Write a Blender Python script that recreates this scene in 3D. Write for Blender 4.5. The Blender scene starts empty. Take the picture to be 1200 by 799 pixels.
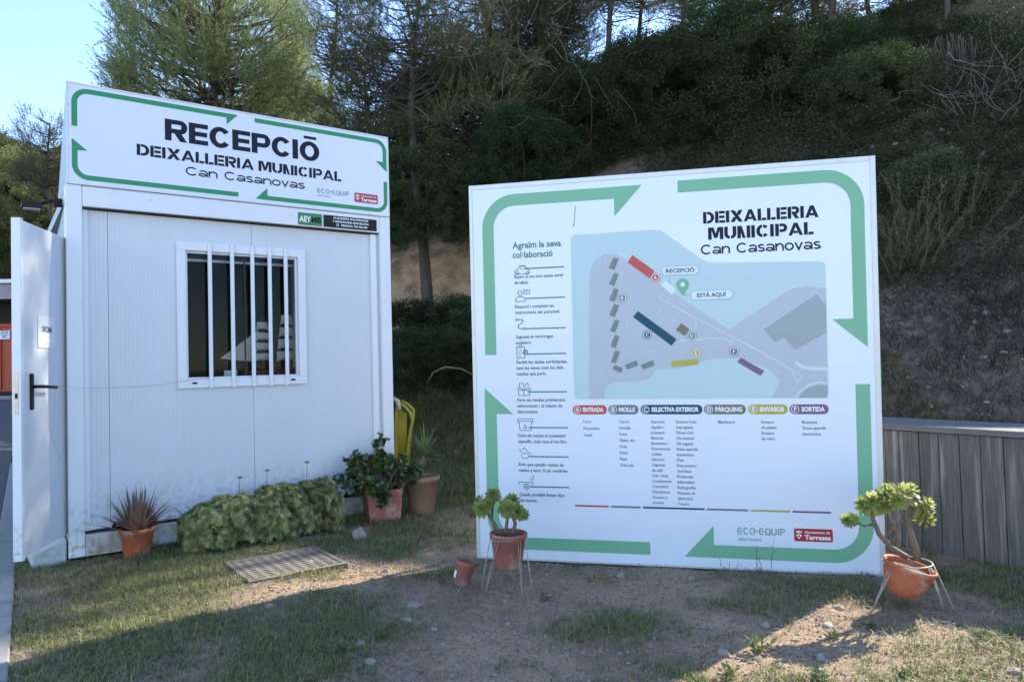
import bpy, bmesh, math, random
import numpy as np
from mathutils import Vector, Matrix, Euler

scene = bpy.context.scene
R = math.radians
rng = np.random.default_rng(7)
random.seed(7)

# ------------------------------------------------------------------ camera
CH = 1.28
PITCH, ROLL, FPX = .027, -.0253, 850.0
fwd = np.array([0, math.cos(PITCH), math.sin(PITCH)])
rgt0 = np.array([1., 0, 0]); up0 = np.cross(rgt0, fwd)
rgt = rgt0*math.cos(ROLL)+up0*math.sin(ROLL)
upv = -rgt0*math.sin(ROLL)+up0*math.cos(ROLL)
camd = bpy.data.cameras.new('camera'); cam = bpy.data.objects.new('camera', camd)
scene.collection.objects.link(cam)
M = Matrix.Identity(4)
for i in range(3):
    M[i][0] = rgt[i]; M[i][1] = upv[i]; M[i][2] = -fwd[i]
M[2][3] = CH
cam.matrix_world = M
camd.sensor_width = 36; camd.lens = FPX/1200*36
camd.clip_start = .05; camd.clip_end = 2000
scene.camera = cam

# ------------------------------------------------------------------ light
SUN_AZ = R(50.0)          # from +Y towards +X
SUN_EL = R(33.0)
world = bpy.data.worlds.new('World'); scene.world = world; world.use_nodes = True
wn = world.node_tree.nodes; wl = world.node_tree.links
sky = wn.new('ShaderNodeTexSky'); sky.sky_type = 'NISHITA'; sky.sun_disc = False
sky.sun_elevation = SUN_EL; sky.sun_rotation = SUN_AZ
sky.air_density = 1.0; sky.dust_density = .1; sky.ozone_density = 2.2; sky.altitude = 200
bg = wn['Background']; bg.inputs['Strength'].default_value = .15
tint = wn.new('ShaderNodeMix'); tint.data_type = 'RGBA'; tint.blend_type = 'MULTIPLY'; tint.inputs[0].default_value = 1
wl.new(sky.outputs[0], tint.inputs[6]); tint.inputs[7].default_value = (.97, .97, 1.03, 1)
wl.new(tint.outputs[2], bg.inputs['Color'])
sd = bpy.data.lights.new('sun', 'SUN'); sun = bpy.data.objects.new('sun', sd)
scene.collection.objects.link(sun)
sd.energy = 4.4; sd.angle = R(.53); sd.color = (1, .93, .80)
sv = Vector((math.sin(SUN_AZ)*math.cos(SUN_EL), math.cos(SUN_AZ)*math.cos(SUN_EL), math.sin(SUN_EL)))
sun.rotation_euler = sv.to_track_quat('Z', 'Y').to_euler(); sun.location = sv*50
scene.view_settings.view_transform = 'Standard'; scene.view_settings.look = 'None'
scene.view_settings.exposure = 1.65; scene.view_settings.gamma = 1

# ------------------------------------------------------------------ helpers
C = scene.collection

def props(o, label=None, cat=None, group=None, kind=None):
    if label: o['label'] = label
    if cat: o['category'] = cat
    if group: o['group'] = group
    if kind: o['kind'] = kind
    return o

def empty(name, loc=(0, 0, 0), rot=(0, 0, 0), label=None, cat=None, group=None):
    o = bpy.data.objects.new(name, None); C.objects.link(o)
    o.location = loc; o.rotation_euler = rot; o.empty_display_size = .1
    return props(o, label, cat, group)

def link(name, me, parent=None):
    o = bpy.data.objects.new(name, me); C.objects.link(o)
    if parent: o.parent = parent
    return o

def big(name, V, T, m, parent=None, smooth=False):
    """mesh from numpy arrays: V (n,3), T (m,k) faces of k corners"""
    V = np.asarray(V, np.float32); T = np.asarray(T, np.int32)
    k = T.shape[1]
    me = bpy.data.meshes.new(name)
    me.vertices.add(len(V)); me.vertices.foreach_set('co', V.ravel())
    me.loops.add(T.size); me.loops.foreach_set('vertex_index', T.ravel())
    me.polygons.add(len(T)); me.polygons.foreach_set('loop_start', np.arange(0, T.size, k, dtype=np.int32))
    me.update(calc_edges=True)
    if smooth: me.polygons.foreach_set('use_smooth', np.ones(len(T), bool))
    me.materials.append(m)
    return link(name, me, parent)

class MB:
    def __init__(s): s.v = []; s.f = []; s.sm = []
    def add(s, V, F, smooth=False):
        n = len(s.v); s.v += [tuple(map(float, p)) for p in V]
        s.f += [tuple(i+n for i in f) for f in F]; s.sm += [smooth]*len(F)
        return s
    def box(s, x0, x1, y0, y1, z0, z1):
        return s.add([(x0,y0,z0),(x1,y0,z0),(x1,y1,z0),(x0,y1,z0),(x0,y0,z1),(x1,y0,z1),(x1,y1,z1),(x0,y1,z1)],
              [(0,3,2,1),(4,5,6,7),(0,1,5,4),(1,2,6,5),(2,3,7,6),(3,0,4,7)])
    def prism(s, poly, y0, y1):
        """polygon in (x,z) extruded along y"""
        n = len(poly)
        V = [(x, y0, z) for x, z in poly]+[(x, y1, z) for x, z in poly]
        F = [tuple(range(n)), tuple(range(2*n-1, n-1, -1))]+[(i, i+n, (i+1) % n+n, (i+1) % n) for i in range(n)]
        return s.add(V, F)
    def tube(s, pts, rad, n=8, cap=True, smooth=True):
        pts = [np.array(p, float) for p in pts]
        if not hasattr(rad, '__len__'): rad = [rad]*len(pts)
        V = []; F = []
        a = None
        for i, p in enumerate(pts):
            t = pts[min(i+1, len(pts)-1)]-pts[max(i-1, 0)]; t = t/(np.linalg.norm(t)+1e-9)
            if a is None:
                a = np.cross(t, [0, 0, 1.]) if abs(t[2]) < .9 else np.cross(t, [1., 0, 0])
            a = a-t*(a@t); a /= np.linalg.norm(a)+1e-9; b = np.cross(t, a)
            for k in range(n):
                an = 2*math.pi*k/n
                V.append(p+rad[i]*(a*math.cos(an)+b*math.sin(an)))
        for i in range(len(pts)-1):
            for k in range(n):
                F.append((i*n+k, i*n+(k+1) % n, (i+1)*n+(k+1) % n, (i+1)*n+k))
        s.add(V, F, smooth)
        if cap:
            s.add([], []); m = len(s.v)-len(V)
            s.f += [tuple(m+k for k in reversed(range(n))), tuple(m+(len(pts)-1)*n+k for k in range(n))]; s.sm += [False]*2
        return s
    def lathe(s, prof, n=32, c=(0, 0, 0), smooth=True, wob=0.0):
        V = []; F = []
        for r, z in prof:
            for k in range(n):
                a = 2*math.pi*k/n; rr = r*(1+wob*math.sin(a*2+z*9))
                V.append((c[0]+rr*math.cos(a), c[1]+rr*math.sin(a), c[2]+z))
        for i in range(len(prof)-1):
            for k in range(n):
                F.append((i*n+k, i*n+(k+1) % n, (i+1)*n+(k+1) % n, (i+1)*n+k))
        return s.add(V, F, smooth)
    def obj(s, name, m, parent=None, bevel=0, **kw):
        me = bpy.data.meshes.new(name); me.from_pydata(s.v, [], s.f); me.update()
        me.polygons.foreach_set('use_smooth', s.sm); me.materials.append(m)
        o = link(name, me, parent)
        if bevel:
            b = o.modifiers.new('bevel', 'BEVEL'); b.width = bevel; b.segments = 2; b.limit_method = 'ANGLE'
        return props(o, **kw)

# ------------------------------------------------------------------ materials
def mat(name, col, rough=.6, *a, **k):
    zd = k.pop('splash', None); vary = k.pop('vary', 0); m = mat_(name, col, rough, *a, **k)
    if zd:
        nt = m.node_tree; n = nt.nodes; l = nt.links; b = n['Principled BSDF']; src = b.inputs['Base Color'].links[0].from_socket
        tc = n.new('ShaderNodeTexCoord'); sp = n.new('ShaderNodeSeparateXYZ'); l.new(tc.outputs['Object'], sp.inputs[0])
        r = n.new('ShaderNodeMapRange'); r.inputs['From Min'].default_value = zd; r.inputs['From Max'].default_value = .05; l.new(sp.outputs[2], r.inputs['Value'])
        t = n.new('ShaderNodeTexNoise'); t.inputs['Scale'].default_value = 26; t.inputs['Detail'].default_value = 8; l.new(tc.outputs['Object'], t.inputs['Vector'])
        r2 = n.new('ShaderNodeMapRange'); r2.inputs['From Min'].default_value = .47; r2.inputs['From Max'].default_value = .68; l.new(t.outputs[0], r2.inputs['Value'])
        mu = n.new('ShaderNodeMath'); mu.operation = 'MULTIPLY'; l.new(r.outputs[0], mu.inputs[0]); l.new(r2.outputs[0], mu.inputs[1])
        x = n.new('ShaderNodeMix'); x.data_type = 'RGBA'; l.new(mu.outputs[0], x.inputs[0]); l.new(src, x.inputs[6]); x.inputs[7].default_value = (.30, .23, .16, 1); l.new(x.outputs[2], b.inputs['Base Color'])
    ov = vary
    if ov:
        nt = m.node_tree; n = nt.nodes; l = nt.links; b = n['Principled BSDF']; src = b.inputs['Base Color'].links[0].from_socket
        oi = n.new('ShaderNodeObjectInfo'); h = n.new('ShaderNodeHueSaturation'); r = n.new('ShaderNodeMapRange'); r.inputs['To Min'].default_value = .65; r.inputs['To Max'].default_value = 1.6
        l.new(oi.outputs['Random'], r.inputs['Value']); l.new(r.outputs[0], h.inputs['Value']); mt = n.new('ShaderNodeMath'); mt.operation = 'FRACT'; m7 = n.new('ShaderNodeMath'); m7.operation = 'MULTIPLY'; m7.inputs[1].default_value = 7.3
        l.new(oi.outputs['Random'], m7.inputs[0]); l.new(m7.outputs[0], mt.inputs[0]); r2 = n.new('ShaderNodeMapRange'); r2.inputs['To Min'].default_value = .445; r2.inputs['To Max'].default_value = .51; l.new(mt.outputs[0], r2.inputs['Value']); l.new(r2.outputs[0], h.inputs['Hue'])
        l.new(src, h.inputs['Color']); l.new(h.outputs[0], b.inputs['Base Color'])
        for q in n:
            if q.type == 'BSDF_TRANSLUCENT': l.new(h.outputs[0], q.inputs['Color'])
    return m
def mat_(name, col, rough=.6, col2=None, scale=8, contrast=.5, bump=0, bscale=60, metal=0, coat=0, transl=0, island=0, spec=.5,
        stretch=(1, 1, 1), detail=6, col3=None, scale3=1.5, th3=(.5, .6), bdist=.004, val_island=None):
    m = bpy.data.materials.new(name); m.use_nodes = True
    nt = m.node_tree; n = nt.nodes; l = nt.links; b = n['Principled BSDF']
    b.inputs['Roughness'].default_value = rough; b.inputs['Metallic'].default_value = metal
    b.inputs['Specular IOR Level'].default_value = spec
    b.inputs['Coat Weight'].default_value = coat
    out = None
    tc = n.new('ShaderNodeTexCoord'); mp = n.new('ShaderNodeMapping'); l.new(tc.outputs['Object'], mp.inputs[0])
    mp.inputs['Scale'].default_value = stretch
    cv = None
    def rgb(c):
        r = n.new('ShaderNodeRGB'); r.outputs[0].default_value = (*c, 1); return r.outputs[0]
    cv = rgb(col)
    def mix(a, b_, f):
        x = n.new('ShaderNodeMix'); x.data_type = 'RGBA'; l.new(a, x.inputs[6]); l.new(b_, x.inputs[7]); l.new(f, x.inputs[0]); return x.outputs[2]
    def ramp(v, p0, p1):
        r = n.new('ShaderNodeMapRange'); r.inputs['From Min'].default_value = p0; r.inputs['From Max'].default_value = p1; l.new(v, r.inputs['Value']); return r.outputs[0]
    def noise(sc, det=detail, rg=.6):
        t = n.new('ShaderNodeTexNoise'); t.inputs['Scale'].default_value = sc; t.inputs['Detail'].default_value = det
        t.inputs['Roughness'].default_value = rg; l.new(mp.outputs[0], t.inputs['Vector']); return t.outputs[0]
    if col2:
        if island:
            g = n.new('ShaderNodeNewGeometry'); cv = mix(cv, rgb(col2), g.outputs['Random Per Island'])
        else:
            cv = mix(cv, rgb(col2), ramp(noise(scale), .5-contrast/2, .5+contrast/2))
    if col3:
        cv = mix(cv, rgb(col3), ramp(noise(scale3), *th3))
    l.new(cv, b.inputs['Base Color'])
    if bump:
        bp = n.new('ShaderNodeBump'); bp.inputs['Strength'].default_value = bump; bp.inputs['Distance'].default_value = bdist
        l.new(noise(bscale), bp.inputs['Height']); l.new(bp.outputs[0], b.inputs['Normal'])
    if transl:
        t = n.new('ShaderNodeBsdfTranslucent'); l.new(cv, t.inputs['Color'])
        ms = n.new('ShaderNodeMixShader'); ms.inputs[0].default_value = transl
        l.new(b.outputs[0], ms.inputs[1]); l.new(t.outputs[0], ms.inputs[2]); l.new(ms.outputs[0], n['Material Output'].inputs[0])
    return m

MT = {}
MT['panel'] = mat('panel_paint', (.65, .67, .70), .38, (.59, .61, .64), 2.2, .7, bump=.15, bscale=300, bdist=.001, col3=(.60, .59, .55), scale3=3, th3=(.66, .9), stretch=(1, 1, .35), splash=.55)
MT['frame'] = mat('frame_paint', (.76, .77, .79), .35, (.70, .71, .73), 3, .7, col3=(.60, .58, .53), scale3=5, th3=(.66, .85), splash=.45)
MT['base'] = mat('base_paint', (.60, .60, .59), .6, (.46, .45, .42), 6, .6, col3=(.28, .24, .19), scale3=9, th3=(.50, .75), bump=.3, splash=.3)
MT['dark'] = mat('dark_gap', (.03, .03, .03), .8)
MT['black'] = mat('black_plastic', (.015, .015, .017), .5, spec=.2)
MT['galv'] = mat('galvanised', (.38, .40, .38), .35, (.22, .24, .2), 7, .6, metal=.6, stretch=(1, 1, .3))
MT['doorp'] = mat('door_paint', (.66, .68, .68), .35, (.60, .62, .62), 2.5, .6)
MT['steel'] = mat('steel', (.55, .52, .46), .35, (.4, .33, .2), 30, .5, metal=.8)
MT['paper'] = mat('paper', (.72, .75, .78), .7)
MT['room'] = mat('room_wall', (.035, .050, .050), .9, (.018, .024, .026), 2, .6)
MT['sail'] = mat('sail_cloth', (.62, .60, .52), .9, (.48, .46, .4), 20, .5)
MT['hull'] = mat('ship_hull', (.10, .03, .02), .5)
MT['hullred'] = mat('ship_red', (.35, .04, .03), .5)
MT['white'] = mat('white_print', (.8, .8, .8), .4)
MT['signw'] = mat('sign_white', (.72, .74, .80), .28, (.69, .71, .77), 1.5, .7, coat=.2, spec=.5)
MT['signbk'] = mat('sign_black', (.018, .021, .032), .5, spec=.12)
MT['signgr'] = mat('sign_green', (.012, .24, .085), .4)
MT['boardw'] = mat('board_white', (.72, .76, .82), .27, (.68, .725, .79), 1.1, .9, coat=.2, col3=(.64, .69, .76), scale3=2.2, th3=(.6, .85))
MT['boardgr'] = mat('board_green', (.175, .42, .26), .4, (.16, .39, .235), 2, .8)
MT['headgr'] = mat('heading_green', (.07, .23, .17), .4)
MT['alu'] = mat('aluminium_frame', (.66, .66, .65), .4, (.56, .55, .53), 9, .6, metal=.3)
MT['map'] = mat('map_teal', (.47, .60, .62), .35, (.45, .58, .605), 1.3, .8)
MT['road'] = mat('map_road', (.44, .47, .52), .35, (.42, .45, .50), 1.5, .8)
MT['mapline'] = mat('map_line', (.58, .62, .66), .4)
MT['mapdark'] = mat('map_building', (.30, .34, .36), .4)
MT['mapgrey'] = mat('map_grey', (.17, .19, .18), .4)
MT['mapwhite'] = mat('map_label_white', (.66, .74, .76), .4)
MT['pred'] = mat('print_red', (.50, .06, .05), .4)
MT['pgrey'] = mat('print_grey', (.17, .19, .20), .4, spec=.2)
MT['pblue'] = mat('print_blue', (.015, .075, .13), .4, spec=.2)
MT['polive'] = mat('print_olive', (.19, .18, .14), .4, spec=.2)
MT['pyel'] = mat('print_yellow', (.42, .36, .05), .4)
MT['ppur'] = mat('print_purple', (.17, .085, .17), .4)
MT['ptext'] = mat('print_text', (.085, .10, .14), .4, spec=.2)
MT['plog'] = mat('print_logo_red', (.42, .02, .03), .4)
MT['aey'] = mat('sticker_green', (.03, .20, .04), .4)
MT['wood'] = mat('weathered_wood', (.20, .185, .165), .85, (.075, .07, .064), 9, .8, bump=.9, bscale=26, stretch=(5, 5, .35), col3=(.26, .235, .2), scale3=3, th3=(.56, .7), bdist=.006)
MT['woodcap'] = mat('weathered_cap', (.19, .185, .178), .85, (.085, .083, .08), 9, .8, bump=.9, bscale=26, stretch=(.35, 5, 5), bdist=.006)
MT['terra'] = mat('terracotta', (.50, .13, .055), .75, (.36, .10, .045), 9, .6, bump=.25, col3=(.50, .34, .26), scale3=11, th3=(.52, .72))
MT['terrad'] = mat('faded_red_pot', (.34, .115, .085), .75, (.24, .09, .07), 8, .6, bump=.2, col3=(.42, .30, .24), scale3=9, th3=(.50, .72))
MT['terrab'] = mat('beige_brown_pot', (.30, .19, .12), .8, (.22, .14, .09), 8, .6, bump=.3, col3=(.36, .29, .22), scale3=7, th3=(.56, .8))
MT['soil'] = mat('potting_soil', (.07, .05, .035), .95, (.12, .09, .06), 30, .5, bump=1, bscale=80, bdist=.01)
MT['wire'] = mat('white_wire', (.52, .48, .42), .45, (.30, .23, .16), 20, .5)
MT['yellow'] = mat('yellow_plastic', (.42, .34, .02), .5, (.33, .26, .02), 8, .5)
MT['bark'] = mat('pine_bark', (.12, .095, .075), .95, (.045, .036, .03), 12, .6, bump=1, bscale=18, stretch=(1, 1, .3), bdist=.02)
MT['twig'] = mat('dry_twig', (.21, .175, .14), .9, (.11, .09, .07), 10, .6)
MT['stemb'] = mat('succulent_stem', (.20, .15, .11), .8, (.11, .08, .06), 30, .6, bump=.5)
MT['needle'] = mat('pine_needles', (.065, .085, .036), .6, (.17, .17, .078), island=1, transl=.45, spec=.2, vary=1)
MT['needle_sunlit'] = mat('pine_needles_sunlit', (.13, .18, .065), .6, (.33, .355, .16), island=1, transl=.5, spec=.2)  # sunlight on the left pines put into a lighter needle colour
MT['oak'] = mat('oak_leaves', (.022, .044, .016), .7, (.055, .085, .030), island=1, transl=.22, spec=.15, vary=1)
MT['oakL'] = mat('olive_leaves', (.07, .095, .035), .7, (.15, .165, .07), island=1, transl=.5, spec=.2, vary=1)
MT['shrub'] = mat('shrub_leaves', (.045, .065, .032), .7, (.10, .12, .06), island=1, transl=.25, spec=.15, vary=1)
MT['rosette'] = mat('hedge_rosettes', (.09, .115, .035), .6, (.44, .44, .19), island=1, transl=.2, spec=.25)
MT['jade'] = mat('jade_leaves', (.030, .065, .020), .3, (.09, .12, .03), island=1, transl=.12)
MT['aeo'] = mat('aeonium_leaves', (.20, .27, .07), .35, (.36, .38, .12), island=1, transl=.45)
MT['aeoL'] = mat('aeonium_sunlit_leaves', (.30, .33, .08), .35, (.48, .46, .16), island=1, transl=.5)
MT['agave'] = mat('bronze_leaves', (.26, .14, .12), .4, (.14, .10, .07), 12, .6, transl=.1)
MT['yucca'] = mat('yucca_leaves', (.09, .16, .055), .45, (.20, .26, .09), 12, .6, transl=.2)
MT['grass'] = mat('green_grass', (.085, .115, .032), .6, (.29, .285, .095), island=1, transl=.3)
MT['straw'] = mat('dry_grass', (.44, .37, .24), .8, (.22, .18, .115), island=1, transl=.25)
MT['stone'] = mat('pebble', (.36, .30, .25), .9, (.13, .105, .085), island=1)
MT['rock'] = mat('rock', (.31, .25, .19), .85, (.24, .20, .16), 12, .6, bump=.6, bscale=40)
MT['rockw'] = mat('pale_rock', (.36, .30, .235), .9, (.22, .18, .135), 14, .6, bump=.6, bscale=40)
MT['conc'] = mat('grate_concrete', (.20, .172, .135), .9, (.10, .085, .065), 14, .6, bump=.5, bscale=90)
MT['plinth'] = mat('plinth_concrete', (.56, .57, .56), .8, (.42, .42, .40), 22, .5, bump=.5, bscale=60, col3=(.30, .28, .24), scale3=6, th3=(.6, .8))
MT['kerb'] = mat('kerb_concrete', (.33, .31, .28), .9, (.22, .205, .185), 10, .6, bump=.5, bscale=70)
MT['asph'] = mat('asphalt', (.060, .060, .062), .9, (.085, .083, .08), 40, .5, bump=.8, bscale=160, col3=(.10, .095, .085), scale3=1, th3=(.5, .7))
MT['bounce_yard'] = mat('bounce_concrete', (.34, .32, .29), .9, (.27, .255, .23), 3, .6)  # pale tone chosen to throw fill light onto the shaded fronts
MT['crumb'] = mat('soil_crumb', (.36, .27, .19), .95, (.16, .11, .075), island=1)
MT['litter'] = mat('leaf_litter', (.16, .11, .07), .9, (.30, .23, .15), island=1)
MT['scrub'] = mat('scrub_leaves', (.028, .042, .020), .75, (.085, .085, .045), island=1, transl=.2, spec=.15)
MT['orange'] = mat('orange_container', (.50, .075, .02), .6, (.42, .06, .02), 2, .6)
MT['shed'] = mat('shed_metal', (.30, .31, .32), .5, (.2, .2, .2), 2, .6)
MT['creep'] = mat('dry_creeper', (.15, .125, .105), .9, (.075, .06, .05), island=1)

def glass_mat():
    m = bpy.data.materials.new('window_glass'); m.use_nodes = True
    b = m.node_tree.nodes['Principled BSDF']
    b.inputs['Base Color'].default_value = (.75, .8, .82, 1); b.inputs['Roughness'].default_value = .02
    b.inputs['Transmission Weight'].default_value = 1; b.inputs['IOR'].default_value = 1.15
    return m
MT['glass'] = glass_mat()

def ground_mat():
    m = bpy.data.materials.new('ground_soil'); m.use_nodes = True
    nt = m.node_tree; n = nt.nodes; l = nt.links; b = n['Principled BSDF']; b.inputs['Roughness'].default_value = .95
    b.inputs['Specular IOR Level'].default_value = .15
    g = n.new('ShaderNodeTexCoord')
    def noise(sc, det=8, rg=.62):
        t = n.new('ShaderNodeTexNoise'); t.inputs['Scale'].default_value = sc; t.inputs['Detail'].default_value = det
        t.inputs['Roughness'].default_value = rg; l.new(g.outputs['Object'], t.inputs['Vector']); return t.outputs[0]
    def rng_(v, a, c):
        r = n.new('ShaderNodeMapRange'); r.inputs['From Min'].default_value = a; r.inputs['From Max'].default_value = c; l.new(v, r.inputs['Value']); return r.outputs[0]
    def rgb(c):
        r = n.new('ShaderNodeRGB'); r.outputs[0].default_value = (*c, 1); return r.outputs[0]
    def mix(a, c, f):
        x = n.new('ShaderNodeMix'); x.data_type = 'RGBA'; l.new(a, x.inputs[6]); l.new(c, x.inputs[7]); l.new(f, x.inputs[0]); return x.outputs[2]
    c = mix(rgb((.46, .315, .205)), rgb((.30, .205, .135)), rng_(noise(1.7), .4, .62))
    c = mix(c, rgb((.48, .35, .245)), rng_(noise(16), .5, .68))
    c = mix(c, rgb((.12, .085, .06)), rng_(noise(60), .52, .66))
    a = n.new('ShaderNodeAttribute'); a.attribute_name = 'turf'
    c = mix(c, mix(rgb((.13, .11, .06)), rgb((.27, .205, .12)), rng_(noise(7), .4, .62)), a.outputs['Fac'])
    a2 = n.new('ShaderNodeAttribute'); a2.attribute_name = 'litter'
    c = mix(c, mix(rgb((.095, .074, .055)), rgb((.21, .165, .12)), rng_(noise(11), .4, .65)), a2.outputs['Fac'])
    a3 = n.new('ShaderNodeAttribute'); a3.attribute_name = 'scarp'
    c = mix(c, mix(rgb((.52, .34, .19)), rgb((.25, .16, .095)), rng_(noise(3), .4, .62)), a3.outputs['Fac'])
    l.new(c, b.inputs['Base Color'])
    bp = n.new('ShaderNodeBump'); bp.inputs['Strength'].default_value = .9; bp.inputs['Distance'].default_value = .02
    l.new(noise(55, 10, .75), bp.inputs['Height']); l.new(bp.outputs[0], b.inputs['Normal'])
    return m
MT['ground'] = ground_mat()

# ------------------------------------------------------------------ terrain
_tab = rng.random((256, 256))
def vnoise(x, y):
    x = np.asarray(x, float); y = np.asarray(y, float)
    xi = np.floor(x).astype(int); yi = np.floor(y).astype(int); fx = x-xi; fy = y-yi
    fx = fx*fx*(3-2*fx); fy = fy*fy*(3-2*fy)
    t = lambda a, b: _tab[a & 255, b & 255]
    return (t(xi, yi)*(1-fx)+t(xi+1, yi)*fx)*(1-fy)+(t(xi, yi+1)*(1-fx)+t(xi+1, yi+1)*fx)*fy
def fbm(x, y, o=4):
    s = 0; a = .5
    for i in range(o):
        s = s+a*(vnoise(x*2**i+17.3*i, y*2**i+9.1*i)-.5); a *= .5
    return s
def ss(x, a, b):
    t = np.clip((np.asarray(x, float)-a)/(b-a), 0, 1); return t*t*(3-2*t)

KP = np.array([-2.13, 3.05]); KD = np.array([-1.40, 2.10]); KD = KD/np.linalg.norm(KD); KN = np.array([-KD[1], KD[0]])  # kerb line; KN points to the road
def kerbdist(x, y): return (x-KP[0])*KN[0]+(y-KP[1])*KN[1]
def roadz(x, y): return -.06+.021*np.maximum(y-6, 0)
WO = np.array([2.69, 4.86]); WD = np.array([.578, -.816]); WN = np.array([.816, .578])   # timber wall line, WN points behind it
def hilld(x, y): return (x-3)*.5+(y-6.4)*.866

def gz(x, y):
    x = np.asarray(x, float); y = np.asarray(y, float)
    near = -.048*ss(x, -1.3, -.3)*ss(6.5-y, 0, 1)+.032*fbm(x*1.3, y*1.3)+.030*fbm(x*5, y*5, 4)
    d = hilld(x, y)+.9*fbm(x*.35, y*.35)
    right = ss(x, .6, 2.2)
    left = .50*np.clip(d, 0, 4)+1.15*ss(d, 3.9, 4.5)+.76*np.clip(d-4.4, 0, 5.2)+.1*np.clip(d-9.6, 0, 30)
    rgh = .82*np.clip(d, 0, 8.6)+.1*np.clip(d-8.6, 0, 30)
    h = left*(1-right)+rgh*right
    fade = ss(x+.5*y, -3.2, .2)
    h = h*fade+.30*np.clip(y-42, 0, 60)*(1-fade)
    q = (x-WO[0])*WN[0]+(y-WO[1])*WN[1]
    terr = .70*ss(q, .40, .52)*ss(x, .7, 1.3)*(y > 0)
    rough = ss(d, 0, 2)*(.5*fbm(x*.8, y*.8)+.14*fbm(x*3, y*3))*fade
    k = kerbdist(x, y)
    base = near+h+terr+rough
    rd = roadz(x, y)-.10
    return np.where((k > .0)&(x < -1), np.where(fade < .02, rd+.30*np.clip(y-42, 0, 60), rd*(1-fade)+base*fade), base)

def gz1(x, y): return float(gz(x, y))

def axis(dense0, dense1, step, lim0, lim1):
    a = list(np.arange(dense0, dense1+1e-6, step))
    s = step; p = dense1
    while p < lim1:
        s *= 1.09; p += s; a.append(p)
    s = step; p = dense0; b = []
    while p > lim0:
        s *= 1.09; p -= s; b.append(p)
    return np.array(b[::-1]+a)
xs = axis(-4.2, 4.2, .032, -400, 400); ys = axis(2.6, 8.2, .032, -300, 500)
X, Y = np.meshgrid(xs, ys); Z = gz(X, Y)
V = np.stack([X.ravel(), Y.ravel(), Z.ravel()], 1)
nx, ny = len(xs), len(ys)
I = (np.arange(ny-1)[:, None]*nx+np.arange(nx-1)[None]).ravel()
T = np.stack([I, I+1, I+nx+1, I+nx], 1)
ground = big('ground', V, T, MT['ground'], smooth=True); props(ground, kind='structure')

def turf(x, y):
    """how grassy the ground is, 0..1"""
    n = fbm(x*2.2+4, y*2.2, 5)*2.6
    g = lambda cx, cy, rx, ry, a: a*np.exp(-(((x-cx)/rx)**2+((y-cy)/ry)**2))
    d = g(-1.7, 3.5, 1.1, .75, 1.0)+g(-2.5, 4.5, .7, .6, .75)+g(-1.7, 5.25, .85, .4, 1.0)+g(-.95, 3.2, .45, .45, .8)
    d = d+g(.60, 3.75, .34, .22, .45)+g(.85, 3.45, .3, .18, .45)+g(.15, 4.0, .2, .12, .45)-g(-.1, 3.3, .45, .5, .6)-g(-.3, 4.2, .3, .3, .3)+g(1.0, 2.95, .7, .2, .8)+g(1.15, 3.9, .4, .15, .45)+g(2.2, 3.1, .6, .3, .35)
    d = d+.95*ss(y, 5.6, 6.6)+g(2.6, 4.1, .55, .5, 1.1)+g(1.9, 3.3, .5, .2, .4)+g(-.9, 5.2, .35, .3, .5)+g(-2.0, 4.5, .4, .35, .5)
    d = d*.88+.10
    return np.clip(d+n*1.0-.05, 0, 1)
me = ground.data
a = me.attributes.new('turf', 'FLOAT', 'POINT')
D_ = hilld(X, Y).ravel(); x_ = X.ravel(); y_ = Y.ravel()
fade_ = ss(x_+.5*y_, -3.2, .2)
a.data.foreach_set('value', (turf(x_, y_)*.75*(1-ss(D_, 1.5, 4)*.7)).astype(np.float32))
q_ = (x_-WO[0])*WN[0]+(y_-WO[1])*WN[1]
a = me.attributes.new('litter', 'FLOAT', 'POINT'); a.data.foreach_set('value', np.maximum(ss(D_+fbm(x_, y_)*1.5, .2, 1.2)*.9*fade_, .92*ss(q_, .38, .5)*ss(x_, 1, 2)*(y_ > 1)).astype(np.float32))
a = me.attributes.new('scarp', 'FLOAT', 'POINT')
sc_ = np.clip(ss(D_+.9*fbm(x_*.35, y_*.35), 3.6, 4.0)*(1-ss(D_+.9*fbm(x_*.35, y_*.35), 4.9, 5.5))*(1-ss(x_, .6, 2.2))+ss(fbm(x_*.6+30, y_*.6)*2+ss(x_, 4.2, 6)*.5, .62, 1.0)*ss(x_, 3.2, 4.6)*.5, 0, 1)
a.data.foreach_set('value', sc_.astype(np.float32))

# unseen pale yard behind the viewer, added to bounce fill light
MB().add([(-60, -60, -.03), (80, -60, -.03), (80, 1.6, -.03), (-60, 1.6, -.03)], [(0, 1, 2, 3)]).obj('bounce_sheet', MT['bounce_yard'], kind='structure').location = (0, 0, .035)
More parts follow.
